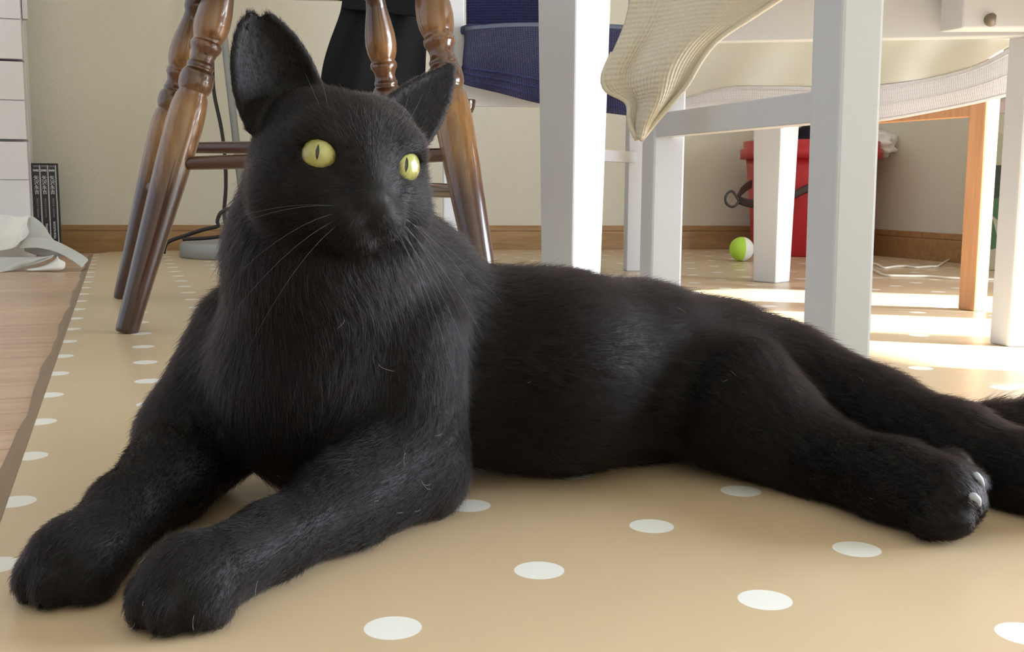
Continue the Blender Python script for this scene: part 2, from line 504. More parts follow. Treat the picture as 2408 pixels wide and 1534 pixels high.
obox(bm, RW_END + SD * WIN_W / 2 + SN * 0.02 + V(0, 0, 1.405), SD * WIN_W / 2, SN * 0.003, V(0, 0, 0.545))
from_bm('added_sun_blocker', bm, canvas_white, window_1)  # unseen panel added to cut the sun patch short
wall_slab('wall_front', V(-2.4, -0.9, 0), V(2.6, -0.9, 0), V(0, -1, 0), -0.08, ROOM_H, 0.1, wall_mat)
# ceiling
bm = bmesh.new()
cl = [V(-2.4, -1.0, ROOM_H), V(2.6, -1.0, ROOM_H), V(2.6, 3.6, ROOM_H), V(-2.4, 3.6, ROOM_H)]
bm_prism(bm, cl, [p + V(0, 0, 0.1) for p in cl])
tag(from_bm('ceiling', bm, ceiling_white), kind='structure')
# baseboards with a rebated top
def baseboard(name, a, b, nrm):
    bm = bmesh.new()
    def bar(z0, z1, th):
        base = [a, b, b - nrm * th, a - nrm * th]
        bm_prism(bm, [p + V(0, 0, z0) for p in base], [p + V(0, 0, z1) for p in base], 0.0006, 1)
    bar(FZ - 0.004, 0.0462, 0.0085); bar(0.0470, 0.0605, 0.007)
    o = from_bm(name, bm, base_mat)
    return tag(o, kind='structure')
baseboard('baseboard_back', WALL_L, CORNER, WN)
baseboard('baseboard_right', CORNER, RW_END, SN)

# dotted vinyl mat
mat_thing = thing('vinyl_mat', (0, 0, 0), 'tan vinyl floor mat printed with white polka dots, under the black cat', 'floor mat')
back0 = MAT_P + MAT_DIR * ((G(215, 597) - MAT_P).dot(MAT_DIR))
front0 = MAT_P - MAT_DIR * 1.1
bA = WALL_A - WN * 0.014
def on_wall(p):   # slide along MAT_DIR until just in front of the back wall
    return p + MAT_DIR * ((bA - p).dot(WN) / MAT_DIR.dot(WN))
outline = [front0, front0 + V(1.9, 0.1, 0), CORNER + SD * 1.9 - SN * 0.05, CORNER - SN * 0.02 - WD * 0.03 - WN * 0.012,
           G(330, 589.5), G(255, 593), G(222, 597), back0 - MAT_DIR * 0.05]
bm = bmesh.new()
bm_prism(bm, [V(p.x, p.y, -0.0025) for p in outline], [V(p.x, p.y, 0) for p in outline])
from_bm('mat_sheet', bm, mat_vinyl, mat_thing)
bm = bmesh.new()
rows = []
n = 60
for i in range(n + 1):
    p = front0.lerp(back0 - MAT_DIR * 0.02, i / n)
    q = 0.0105 + 0.0015 * math.sin(i * 0.9) + 0.001 * math.sin(i * 2.3 + 1)
    rows.append([V(p.x, p.y, 0.0002), p - MAT_NRM * q * 0.55 + V(0, 0, -0.0008), p - MAT_NRM * q + V(0, 0, -0.0029)])
for i in range(n):
    for j in range(2):
        bm.faces.new([bm.verts.new(v) for v in (rows[i][j], rows[i][j + 1], rows[i + 1][j + 1], rows[i + 1][j])])
bmesh.ops.remove_doubles(bm, verts=bm.verts, dist=1e-5)
bmesh.ops.recalc_face_normals(bm, faces=bm.faces)
from_bm('edge_strip', bm, mat_edge, mat_thing)

# ------------------------------------------------------------------ turned-leg wooden chair
wind = thing('turned_leg_chair', (-0.28, 1.35, 0), 'dark brown wooden chair with glossy turned legs behind the cat', 'chair')
LEG_PROF = [(0.0, .0118), (0.004, .0126), (0.06, .0142), (0.13, .0172), (0.19, .0197), (0.232, .0206), (0.250, .0200), (0.262, .0180), (0.2675, .0155),
            (0.2690, .0165), (0.2735, .0186), (0.2800, .0192), (0.2870, .0184), (0.2915, .0160), (0.2925, .0146), (0.2945, .0146), (0.2955, .0152),
            (0.2985, .0152), (0.2995, .0140), (0.306, .0128), (0.312, .0145), (0.3155, .0168), (0.3185, .0174), (0.3215, .0170), (0.3235, .0155),
            (0.3245, .0150), (0.328, .0168), (0.335, .0190), (0.345, .0200), (0.357, .0192), (0.372, .0165), (0.388, .0132), (0.398, .0122), (0.404, .0150), (0.41, .0155), (0.425, .0120)]
LEGS = {}
def leg_line(foot, ringp, zr):
    return (ringp - foot) / zr
def turned_leg(foot, ringpx, t):
    r = W(ringpx[0], ringpx[1], t)
    ax = (r - foot) / (r.z - foot.z)
    lp = LEG_PROF
    o = lathe('leg', [(h, q) for h, q in lp], turned_mat, None, 36, (0, 0, 0), ax)
    o.location = foot - Vector(wind.location); o.parent = wind
    return foot, ax
LA = turned_leg(G(297, 783), (462, 190), 1.222)
LB = turned_leg(G(287, 702), (408, 222), 1.52)
LC = turned_leg(V(-0.018, 1.135, 0), (1050, 190), 1.165)
LD = turned_leg(V(-0.135, 1.50, 0), (911, 220), 1.42)
def at_leg(L, z): return L[0] + L[1] * z
def stretcher(a, b, r0):
    n = 14
    pts = [a.lerp(b, i / n) for i in range(n + 1)]
    bm = bmesh.new(); tube_pts(bm, pts, [r0 * (0.82 + 0.18 * math.sin(math.pi * i / n)) for i in range(n + 1)], 14)
    o = from_bm('stretcher', bm, stretcher_mat, wind, True)
stretcher(at_leg(LA, 0.188), at_leg(LC, 0.199), 0.0088)
stretcher(at_leg(LB, 0.215), at_leg(LD, 0.215), 0.0088)
stretcher(at_leg(LA, 0.160), at_leg(LB, 0.160), 0.0088)
stretcher(at_leg(LC, 0.160), at_leg(LD, 0.160), 0.0088)
# saddle seat above the picture's edge
sc_ = (at_leg(LA, .42) + at_leg(LB, .42) + at_leg(LC, .42) + at_leg(LD, .42)) / 4
prof = [(0.0, 0.15), (0.004, 0.185), (0.018, 0.205), (0.030, 0.208), (0.038, 0.198), (0.036, 0.1), (0.030, 0.01)]
lathe('seat', prof, stretcher_mat, wind, 48, V(sc_.x, sc_.y, 0.412))

# ------------------------------------------------------------------ white chair standing over the cat's hips
CH_X = Vector((0.995, -0.06, 0)).normalized()              # along its far rail
CH_Y = Vector((-0.33, 0.944, 0)).normalized()              # along its left side
N1c = G(1950, 432 + F_PX * CAM_H / 0.875); N1c.z = 0                        # near-left leg: its nearest corner
N2c = Vector((0.152, 1.205, 0)); 
n2t = G(1527, 432 + F_PX * CAM_H / 1.215 - 0); N2c = V(n2t.x, n2t.y, 0)
LG5 = G(2370, 816); LG5.z = 0
wchair = thing('white_chair', (0.36, 1.05, 0), 'white painted wooden chair with a cream cloth over its seat', 'chair')
def sq_leg(corner, wx, wy, h, name='leg', parent=wchair, taper=(0, 0), bev=0.0025, mat=white_paint, ax=None, ay=None, shift=Vector((0, 0, 0))):
    ax = ax or CH_X; ay = ay or CH_Y
    b = [corner, corner + ax * wx, corner + ax * wx + ay * wy, corner + ay * wy]
    t = [corner - ax * taper[0] + V(0, 0, h), corner + ax * (wx + taper[0]) + V(0, 0, h),
         corner + ax * (wx + taper[0]) + ay * (wy + taper[1]) + V(0, 0, h), corner + ay * (wy + taper[1]) - ax * taper[0] + V(0, 0, h)]
    t = [p + shift for p in t]
    bm = bmesh.new(); bm_prism(bm, b, t, bev)
    return from_bm(name, bm, mat, parent)
n1t = W(1967, 0, 0.862); sq_leg(N1c, 0.0315, 0.040, 0.40, shift=V((n1t.x - N1c.x) * .4 / n1t.z, 0, 0))
sq_leg(N2c, 0.034, 0.030, 0.40)
sq_leg(LG5, 0.034, 0.027, 0.40)
LG6 = LG5 + (N1c - N2c)
sq_leg(LG6, 0.034, 0.040, 0.40)
def rail(a, b, z0, z1, th, name='rail', parent=wchair, mat=white_paint, bev=0.0015):
    d = (b - a); d.z = 0; n_ = Vector((-d.y, d.x, 0)).normalized() * th / 2
    c = (a + b) / 2; c.z = (z0 + z1) / 2
    return box_obj(name, c, V(d.x / 2, d.y / 2, 0), n_, V(0, 0, (z1 - z0) / 2), mat, parent, bev)
# side stretcher between the left legs, flush with their outer faces
rail(N1c + CH_X * 0.010 + CH_Y * 0.03, N2c + CH_X * 0.012 + CH_Y * 0.004, 0.2195, 0.2455, 0.018, 'stretcher')
zr = 0.3215
far_in = 0.012
rail(N2c + CH_X * 0.02 + CH_Y * far_in, LG5 + CH_X * 0.012 + CH_Y * far_in, zr, 0.402, 0.018)
rail(N1c + CH_X * 0.012 + CH_Y * 0.02, N2c + CH_X * 0.012 + CH_Y * 0.01, zr + 0.04, 0.402, 0.018)
rail(N1c + CH_X * 0.02 + CH_Y * 0.02, LG6 + CH_X * 0.012 + CH_Y * 0.02, zr, 0.402, 0.018)
rail(LG5 + CH_X * 0.02, LG6 + CH_X * 0.02 + CH_Y * 0.02, zr, 0.402, 0.018)
# corner blocks under the seat; a raised dark disc paints in each shaded hole
def corner_block(cx, wx, dep, z0, z1, hole):
    c = cx.copy(); c.z = (z0 + z1) / 2
    o = box_obj('corner_block', c, CH_X * wx, CH_Y * dep, V(0, 0, (z1 - z0) / 2), white_paint, wchair, 0.002)
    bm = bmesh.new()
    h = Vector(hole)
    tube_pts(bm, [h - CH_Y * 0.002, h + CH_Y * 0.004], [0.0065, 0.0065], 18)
    from_bm('hole_shade_disc', bm, hole_dark, o, True)
    return o
def face_pt(px, py, y_plane_pt):
    """pixel ray met with the plane through a point facing along CH_Y"""
    a, b = W(px, py, 0.5), W(px, py, 2.0); d = b - a
    nn = Vector((-CH_X.y, CH_X.x, 0))
    return a + d * ((y_plane_pt - a).dot(nn) / d.dot(nn))
fr_ = N2c - CH_Y * 0.006
pR = LG5 - CH_Y * 0.004
c1 = face_pt(1722, 40, fr_); hl = face_pt(1738, 52, fr_ - CH_Y * 0.0)
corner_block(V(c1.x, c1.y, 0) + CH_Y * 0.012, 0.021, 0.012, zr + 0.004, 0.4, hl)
c2 = face_pt(2262, 60, pR - CH_Y * 0.03); hr = face_pt(2330, 47, pR - CH_Y * 0.03)
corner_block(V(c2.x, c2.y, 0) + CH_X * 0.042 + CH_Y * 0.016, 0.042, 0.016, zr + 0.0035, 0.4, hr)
# seat board
bm = bmesh.new()
q = [N1c - CH_X * .01 - CH_Y * .02, LG6 + CH_X * .05 - CH_Y * .02, LG5 + CH_X * .05 + CH_Y * .05, N2c - CH_X * .01 + CH_Y * .05]
bm_prism(bm, [p + V(0, 0, 0.402) for p in q], [p + V(0, 0, 0.42) for p in q], 0.004)
from_bm('seat', bm, white_paint, wchair)

# cream seat cover: skirt hanging on the far side of the seat, with a stitched hem band
cover = thing('seat_cover', (0.36, 1.25, 0), 'cream fabric seat cover with a stitched white hem sagging under the white chair', 'seat cover')
topl = [(1575, 20), (1700, 20), (1800, 20), (1900, 20), (2000, 20), (2070, 20), (2200, 20), (2300, 18), (2392, 10)]
heml = [(1575, 240), (1700, 207), (1800, 203), (1900, 205), (2000, 204), (2070, 200), (2200, 180), (2300, 150), (2392, 100)]
botl = [(1575, 268), (1700, 264), (1800, 270), (1900, 280), (2000, 288), (2070, 287), (2200, 264), (2300, 244), (2392, 222)]
def tcov(i): return 1.268 + (1.212 - 1.268) * i / 8
NC = 33
tp = interp([W(*p, tcov(i)) for i, p in enumerate(topl)], NC)
hm = interp([W(*p, tcov(i) + 0.012) for i, p in enumerate(heml)], NC)
bt = interp([W(*p, tcov(i) + 0.004) for i, p in enumerate(botl)], NC)
rows = []
for k in range(10):
    f = k / 9
    r = []
    for j in range(NC):
        p = tp[j].lerp(hm[j], f)
        p = p + V(0, 1, 0) * (0.030 * math.sin(math.pi * f) + 0.004 * math.sin(j * 0.9 + f * 5) * f * (0.3 + j / NC))
        r.append(p)
    rows.append(r)
sheet('skirt', rows, cover_mat, cover, 0.0015)
rows = []
for k in range(6):
    f = k / 5
    rows.append([hm[j].lerp(bt[j], f) + V(0, -1, 0) * (0.004 + 0.003 * math.sin(math.pi * f)) for j in range(NC)])
sheet('hem_band', rows, hem_mat, cover, 0.002)
# stitch ridges along the hem
for f in (0.12, 0.55, 0.93):
    bm = bmesh.new()
    tube_pts(bm, [hm[j].lerp(bt[j], f) + V(0, -1, 0) * (0.0055 + 0.003 * math.sin(math.pi * f)) for j in range(NC)], 0.0006, 6)
    from_bm('stitch_line', bm, hem_mat, cover, True)
# seat part of the cover
bm = bmesh.new()
q = [N1c - CH_X * .015 - CH_Y * .025, LG6 + CH_X * .055 - CH_Y * .025, LG5 + CH_X * .055 + CH_Y * .056, N2c - CH_X * .015 + CH_Y * .056]
bm_prism(bm, [p + V(0, 0, 0.421) for p in q], [p + V(0, 0, 0.427) for p in q], 0.002)
from_bm('seat_panel', bm, cover_mat, cover)

# waffle towel hanging over the near-left edge of the seat
towel = thing('waffle_towel', (0.2, 1.08, 0.2), 'cream waffle towel corner hanging down from the white chair seat', 'towel')
lft = [(1500, -75), (1484, -20), (1466, 60), (1440, 125), (1418, 178), (1426, 212), (1474, 241), (1480, 290), (1498, 330)]
rgt = [(1960, -75), (1862, -20), (1765, 42), (1690, 92), (1650, 140), (1618, 195), (1588, 232), (1545, 282), (1506, 331)]
NR, NCc = 26, 26
tl = interp([W(*p, 1.085) for p in lft], NR); trr = interp([W(*p, 1.00 + 0.085 * i / 8) for i, p in enumerate(rgt)], NR)
rows = []
for i in range(NR):
    r = []
    for j in range(NCc):
        f = j / (NCc - 1)
        p = tl[i].lerp(trr[i], f)
        g = math.sin(math.pi * f)
        ridge = -0.022 * math.exp(-((f - 0.62) / 0.2) ** 2) + 0.012 * math.exp(-((f - 0.30) / 0.13) ** 2)
        p = p + V(0, 1, 0) * (ridge * (0.4 + 0.6 * (1 - i / NR)) + 0.003 * math.sin(9 * f + i * 0.3)) * min(1, g * 3)
        r.append(p)
    rows.append(r)
sheet('towel_panel', rows, towel_mat, towel, 0.006)
# rolled border along the lower right edge and on the folded corner
bm = bmesh.new()
tube_pts(bm, [p + V(0, -0.002, 0) for p in interp([W(*p, 1.00 + 0.085 * i / 8) for i, p in enumerate(rgt)], 30)], 0.0026, 8)
from_bm('border', bm, towel_mat, towel, True)
bm = bmesh.new()
tube_pts(bm, [p + V(0, -0.002, 0) for p in interp([W(*p, 1.085) for p in lft[3:]], 24)], 0.0026, 8)
from_bm('border', bm, towel_mat, towel, True)

# ------------------------------------------------------------------ white table with tapered legs
DG = Vector((0.712, 0.702, 0)).normalized(); DP = Vector((DG.y, -DG.x, 0))
T1 = G(1345, 432 + F_PX * CAM_H / 1.47); T3 = G(1824, 667)
table = thing('white_table', (0.5, 1.4, 0), 'white dining table with square tapered legs beside the navy chair', 'table')
def t_leg(p, wbot=0.052, wtop=0.066):
    h = 0.66
    # nearest corner sits at p; faces run along DG (right) and -DP (left)
    a, b = DG, -DP
    B = [p, p + a * wbot, p + a * wbot + b * wbot, p + b * wbot]
    T = [p - b * 0.0, p + a * wtop, p + a * wtop + b * wtop, p + b * wtop]
    bm = bmesh.new(); bm_prism(bm, [V(v.x, v.y, 0) for v in B], [V(v.x, v.y, h) for v in T], 0.004, 3)
    from_bm('leg', bm, white_paint, table)
T1.z = 0; T3.z = 0
t_leg(T1, 0.058, 0.078); t_leg(T3, 0.046, 0.072); t_leg(T1 + DP * 0.85, 0.05, 0.072); t_leg(T3 + DP * 0.85, 0.05, 0.072)
tc_ = (T1 + T3) / 2 + DP * 0.42
box_obj('tabletop', (tc_.x, tc_.y, 0.675), DG * 0.33, DP * 0.50, V(0, 0, 0.015), white_paint, table, 0.004)

# ------------------------------------------------------------------ navy covered chair by the wall
nch = thing('navy_chair', (0.05, 1.95, 0), 'white chair with a navy quilted seat cover near the back wall', 'chair')
P1 = G(1043, 432 + F_PX * CAM_H / 1.90); P1.z = 0
NX = Vector((0.995, 0.10, 0)).normalized(); NY = Vector((-0.10, 0.995, 0))
def nleg(p, h, w=0.036): return sq_leg(p, w, w, h, 'leg', nch, (0, 0), 0.002, white_paint, NX, NY)
nleg(P1, 0.62)
P2 = P1 + NX * 0.232; nleg(P2, 0.40)
P3 = P2 + NX * 0.13 + NY * 0.20; nleg(P3, 0.62)
P4 = P1 + NX * -0.10 + NY * 0.22; nleg(P4, 0.62)
rail(P1 + NY * 0.01, P2 + NX * 0.04 + NY * 0.01, 0.298, 0.352, 0.018, 'rail', nch)
rail(P2 + NX * 0.02 + NY * 0.02, P3 + NX * 0.02 + NY * 0.02, 0.208, 0.229, 0.014, 'stretcher', nch)
lf = P1 + NX * 0.036; lf.z = 0
def nav(px, py, t): return W(px, py, t)
# cover: skirt in front, top edge binding, quilted back
tq = 1.80
topn = [(1094, 70), (1180, 62), (1282, 60), (1380, 62), (1470, 66), (1520, 72)]
botn = [(1083, 198), (1180, 222), (1280, 247), (1380, 262), (1475, 273), (1520, 278)]
ntop = interp([W(*p, tq) for p in topn], 21); nbot = interp([W(*p, tq - 0.012) for p in botn], 21)
rows = []
for k in range(9):
    f = k / 8
    rows.append([ntop[j].lerp(nbot[j], f) + V(0, -1, 0) * (0.010 * math.sin(math.pi * f) + 0.004 * math.sin(j * 1.1 + 3 * f) * f) for j in range(21)])
sheet('seat_skirt', rows, navy_mat, nch, 0.004)
for f in (0.70, 0.80, 0.90):
    bm = bmesh.new()
    tube_pts(bm, [ntop[j].lerp(nbot[j], f) + V(0, -1, 0) * (0.0135 * math.sin(math.pi * f) + 0.004 * math.sin(j * 1.1 + 3 * f) * f) for j in range(21)], 0.0018, 6)
    from_bm('stitch_line', bm, navy_mat, nch, True)
bm = bmesh.new()
tube_pts(bm, [p + V(0, 0.006, -0.002) for p in ntop], 0.008, 10)
from_bm('binding', bm, navy_grey, nch, True)
zs = ntop[10].z
sA, sB = ntop[0], ntop[-1]
q = [sA, sB, sB + NY * 0.26, sA + NY * 0.26 + NX * -0.08]
bm = bmesh.new(); bm_prism(bm, [V(p.x, p.y + 0.006, zs - 0.012) for p in q], [V(p.x, p.y + 0.006, zs + 0.002) for p in q], 0.004)
from_bm('seat_pad', bm, navy_mat, nch)
rows = []
for k in range(8):
    f = k / 7
    rows.append([W(1095 + 330 * j / 14, 90, 2.08) * 1 + V(0, 0, 0.5 * f - 0.02) + V(0, 0.03 * f + 0.004 * math.sin(j), 0) for j in range(15)])
sheet('backrest_cover', rows, navy_mat, nch, 0.02)
# rounded dark knob on the rail end
kc = W(1096, 236, tq - 0.045)
o = lathe('knob', [(-0.026, 0.0006), (-0.024, 0.006), (-0.019, 0.011), (-0.011, 0.0142), (-0.003, 0.0155), (0.0, 0.0155), (0.0012, 0.0148), (0.0012, 0.0)],
      dark_wood_knob, nch, 28, kc)
box_obj('knob_bracket', kc + V(0.0, 0.024, -0.004), V(0.012, 0, 0), V(0, 0.024, 0), V(0, 0, 0.004), white_paint, nch, 0.001)

# black cloth bag hanging beside it
bag = thing('black_bag', (-0.2, 1.85, 0.3), 'black cloth bag hanging behind the turned chair legs', 'bag')
lf_ = [(806, -40), (803, 18), (790, 60), (772, 110), (758, 165), (752, 230), (756, 300)]
rt_ = [(1004, -40), (1004, 20), (1004, 80), (1002, 130), (1000, 190), (998, 250), (994, 300)]
a_ = interp([W(*p, 1.82) for p in lf_], 18); b_ = interp([W(*p, 1.82) for p in rt_], 18)
rows = []
for i in range(18):
    r = []
    for j in range(19):
        f = j / 18
        p = a_[i].lerp(b_[i], f)
        r.append(p + V(0, -1, 0) * (0.035 * math.sin(math.pi * f) * (0.5 + i / 24) + 0.006 * math.sin(f * 17 + 0.15 * i)))
    rows.append(r)
for i in reversed(range(18)):
    pass
sheet('front_panel', rows, black_cloth, bag, 0.003)
rows2 = [[p + V(0, 0.07 * math.sin(math.pi * j / 18) * (0.5 + i / 24), 0) for j, p in enumerate(r)] for i, r in enumerate(rows)]
sheet('back_panel', rows2, black_cloth, bag, 0.003)
bm = bmesh.new()
tube_pts(bm, smooth_path([W(840, 0, 1.80), W(850, -60, 1.80), W(900, -140, 1.86), W(990, -170, 1.90), W(1030, -140, 1.92), W(1040, -60, 1.86), W(1038, 0, 1.82)], 6), 0.006, 8, True, (1.0, 0.3))
from_bm('strap', bm, black_cloth, bag, True)
for px in (803, 955):
    bm = bmesh.new()
    pts_ = [W(px + 0 * k, 22 + 30 * k, 1.82 - 0.03 * (1 if px > 900 else 0)) + V(0, -0.012, 0) for k in range(7)]
# pocket flap edge
p0, p1 = W(806, 20, 1.80), W(985, 40, 1.785)
box_obj('flap', (p0 + p1) / 2 + V(0, 0.0, 0.03), (p1 - p0) / 2, V(0, 0.004, 0), V(0, 0, 0.03), black_cloth, bag, 0.002)

# ------------------------------------------------------------------ orange-brown wooden chair leg group
och = thing('orange_wood_chair', (0.72, 1.6, 0), 'light orange-brown wooden chair with straight square legs by the right wall', 'chair')
O1 = G(2290, 733); O1.z = 0
OX = Vector((0.93, 0.36, 0)).normalized(); OY = Vector((-0.36, 0.93, 0)).normalized()
def oleg(p): return sq_leg(p, 0.0225, 0.030, 0.42, 'leg', och, (0.002, 0.0), 0.003, orange_wood, OX, OY)
oleg(O1); oleg(O1 + OY * 0.29); oleg(O1 + OX * 0.42); oleg(O1 + OX * 0.42 + OY * 0.29)
rail(O1 + OX * 0.012 + OY * 0.02, O1 + OX * 0.012 + OY * 0.30, 0.262, 0.30, 0.016, 'stretcher', och, orange_wood)
rail(O1 + OX * 0.012 + OY * 0.02, O1 + OX * 0.43 + OY * 0.02, 0.36, 0.42, 0.016, 'rail', och, orange_wood)
oc = O1 + OX * 0.22 + OY * 0.16
box_obj('seat', (oc.x, oc.y, 0.43), OX * 0.24, OY * 0.19, V(0, 0, 0.011), orange_wood, och, 0.004)

# ------------------------------------------------------------------ chest of drawers
chest_r = math.atan2(MAT_NRM.y, MAT_NRM.x)
CF = W(47, 0, 2.37); CF.z = FZ; CFb = CF.copy()
chest = thing('chest_of_drawers', (CF.x, CF.y, FZ), 'white chest of drawers against the back wall beside the black cases', 'chest of drawers')
cx_, cy_ = MAT_NRM, MAT_DIR
def cbox(name, x0, x1, y0, y1, z0, z1, mat, parent, bev=0.001):
    c = CF + cx_ * ((x0 + x1) / 2) + cy_ * ((y0 + y1) / 2); c.z = (z0 + z1) / 2
    return box_obj(name, c, cx_ * (x1 - x0) / 2, cy_ * (y1 - y0) / 2, V(0, 0, (z1 - z0) / 2), mat, parent, bev)
body = cbox('body', -0.42, 0.0015, 0.046, 0.13, FZ + 0.0, 0.98, cream_plastic, chest)
for k in range(5):
    z0 = 0.0815 + 0.1728 * k
    d = cbox('drawer', -0.41, 0.0, -0.008, 0.047, z0 + 0.002, z0 + 0.170, cream_plastic, chest, 0.0015)
    cbox('upper_board', -0.41, 0.0, -0.014, -0.007, z0 + 0.0876, z0 + 0.1695, cream_plastic, d, 0.001)
    cbox('lower_board', -0.41, 0.0, -0.014, -0.007, z0 + 0.0025, z0 + 0.0856, cream_plastic, d, 0.001)
bm = bmesh.new()
cbox('side_bracket', 0.0015, 0.012, 0.02, 0.05, 0.52, 0.60, cream_plastic, chest, 0.001)

# ------------------------------------------------------------------ three disc cases in a slip box
CASE_T = 2.47
def text_mesh(name, body, size, mat, parent, M, bold=0.0):
    cu = bpy.data.curves.new(name, 'FONT')
    cu.body = body; cu.size = size; cu.align_x = 'CENTER'; cu.align_y = 'CENTER'; cu.extrude = 0.0001; cu.offset = bold
    ob = bpy.data.objects.new(name, cu); COL.objects.link(ob)
    dg = bpy.context.evaluated_depsgraph_get()
    me = bpy.data.meshes.new_from_object(ob.evaluated_get(dg))
    bpy.data.objects.remove(ob); bpy.data.curves.remove(cu)
    me.transform(M)
    me.materials.clear(); me.materials.append(mat)
    return finish(name, me, mat, parent)
cA = W(73, 470, CASE_T); cB = W(141, 470, CASE_T)
vd = ((cA + cB) / 2); vd.z = 0; vd.normalize(); case_x = Vector((vd.y, -vd.x, 0)); case_w = (cB - cA).dot(case_x)
case_y = Vector((-case_x.y, case_x.x, 0))
CZ0, CZ1 = FZ, W(100, 384, CASE_T).z
base = V(cA.x, cA.y, 0)
slip = thing('slip_box', (cA.x, cA.y, FZ), 'black open slip box holding three disc cases beside the white drawers', 'box')
def sbox(name, x0, x1, y0, y1, z0, z1, mat, parent, bev=0.0005):
    c = base + case_x * ((x0 + x1) / 2) + case_y * ((y0 + y1) / 2); c.z = (z0 + z1) / 2
    return box_obj(name, c, case_x * (x1 - x0) / 2, case_y * (y1 - y0) / 2, V(0, 0, (z1 - z0) / 2), mat, parent, bev)
sbox('side_panel', 0, 0.006, 0, 0.095, CZ0, CZ1, case_black, slip)
sbox('side_panel', case_w - 0.0035, case_w, 0, 0.095, CZ0, CZ1, case_black, slip)
sbox('top_panel', 0.006, case_w - 0.0035, 0, 0.095, CZ1 - 0.003, CZ1, case_black, slip)
sbox('bottom_panel', 0.006, case_w - 0.0035, 0, 0.095, CZ0, CZ0 + 0.003, case_black, slip)
cw = (case_w - 0.0105) / 3
names3 = [('LIVE HISTORY', 'spine nearest the white drawers'), ('TRAVELING', 'middle spine of the three'), ("ROCK'N ROLL", 'spine farthest from the white drawers')]
for k in range(3):
    x0 = 0.0065 + k * cw
    cs = thing('disc_case', tuple(base + case_x * (x0 + cw / 2) + V(0, 0, CZ0 + 0.003)), 'black disc case with white lettering, ' + names3[k][1], 'disc case', 'disc cases in the slip box')
    sbox('spine', x0, x0 + cw - 0.0035, 0.001, 0.09, CZ0 + 0.003, CZ1 - 0.0035, case_black, cs)
    sbox('edge', x0 + cw - 0.0033, x0 + cw - 0.0008, 0.002, 0.09, CZ0 + 0.003, CZ1 - 0.0045, case_edge, cs)
    sbox('top_band', x0 + 0.001, x0 + cw - 0.004, 0.0003, 0.0012, CZ1 - 0.0085, CZ1 - 0.0045, mauve_print, cs, 0)
    xc = base + case_x * (x0 + (cw - 0.0035) / 2)
    def tm(z, rot=0.0):
        M = Matrix((( case_x.x, 0, -case_y.x, 0), (case_x.y, 0, -case_y.y, 0), (0, 1, 0, 0), (0, 0, 0, 1)))
        return Matrix.Translation((xc.x - case_y.x * 0.0004, xc.y - case_y.y * 0.0004, z)) @ M @ Matrix.Rotation(rot, 4, 'Z')
    text_mesh('disc_logo', 'DVD', 0.0058, print_white, cs, tm(CZ1 - 0.0165), 0.0003)
    for q_, ch in enumerate('矢沢永吉'):
        text_mesh('lettering', ch, 0.0108, print_white, cs, tm(CZ1 - 0.0335 - 0.0107 * q_))
    text_mesh('lettering', 'EIKICHI YAZAWA', 0.0056, print_grey, cs, tm(CZ1 - 0.101, -math.pi / 2))
    text_mesh('lettering', names3[k][0], 0.0062, print_white, cs, tm(CZ1 - 0.152, -math.pi / 2), 0.0001)

# ------------------------------------------------------------------ canvas bag slumped on the floor
cbag = thing('canvas_bag', tuple(G(70, 640, FZ)), 'off-white canvas bag slumped on the floorboards in front of the white chest', 'bag')
TB = 2.15
def prow(ps, t): return [W(x, y, tt) for (x, y), tt in zip(ps, t)]
# slumped body
bm = bmesh.new()
bmesh.ops.create_uvsphere(bm, u_segments=40, v_segments=20, radius=1.0)
cb_ = G(-110, 622, FZ)
for v in bm.verts:
    x, y, z = v.co
    s = 1 + 0.10 * mnoise.noise(Vector((x * 2.1, y * 2.1, z * 2.3)) + Vector((3, 1, 7))) * 2
    zz = max(z, -0.15)
    v.co = Vector((cb_.x + 0.175 * x * s, cb_.y - 0.03 + 0.07 * y * s, FZ + 0.012 + 0.085 * (zz + 0.15) * s))
from_bm('bag_body', bm, canvas_white, cbag, True)
# front flap
up_ = interp([W(*p, t) for p, t in zip([(-70, 498), (-20, 503), (20, 506), (50, 510), (70, 503)], (2.10, 2.10, 2.10, 2.10, 2.13))], 16)
mid_ = interp([W(*p, t) for p, t in zip([(-70, 545), (-20, 545), (20, 548), (48, 548), (66, 535)], (2.05, 2.05, 2.06, 2.07, 2.10))], 16)
lo_ = interp([W(*p, t) for p, t in zip([(-70, 592), (-20, 592), (14, 588), (40, 578), (62, 552)], (2.06, 2.06, 2.06, 2.07, 2.10))], 16)
rows = []
for k in range(12):
    f = k / 11
    r = []
    for j in range(16):
        p = (up_[j] * (1 - f) ** 2 + mid_[j] * 2 * f * (1 - f) + lo_[j] * f * f)
        r.append(p + V(0, 0.007 * math.sin(j * 1.1 + 5 * f) + 0.004 * math.sin(9 * f), 0))
    rows.append(r)
sheet('flap', rows, canvas_white, cbag, 0.003)
# gusset behind the flap
rows = []
g0 = interp([W(70, 503, 2.15), W(95, 525, 2.15), W(122, 556, 2.14), W(145, 575, 2.13)], 14)
g1 = interp([W(58, 590, 2.13), W(85, 602, 2.12), W(118, 606, 2.11), W(150, 602, 2.11)], 14)
for k in range(6):
    rows.append([g0[j].lerp(g1[j], k / 5) + V(0, 0.008 * math.sin(k * 1.1 + j * 0.4), 0) for j in range(14)])
sheet('gusset', rows, canvas_grey, cbag, 0.002)
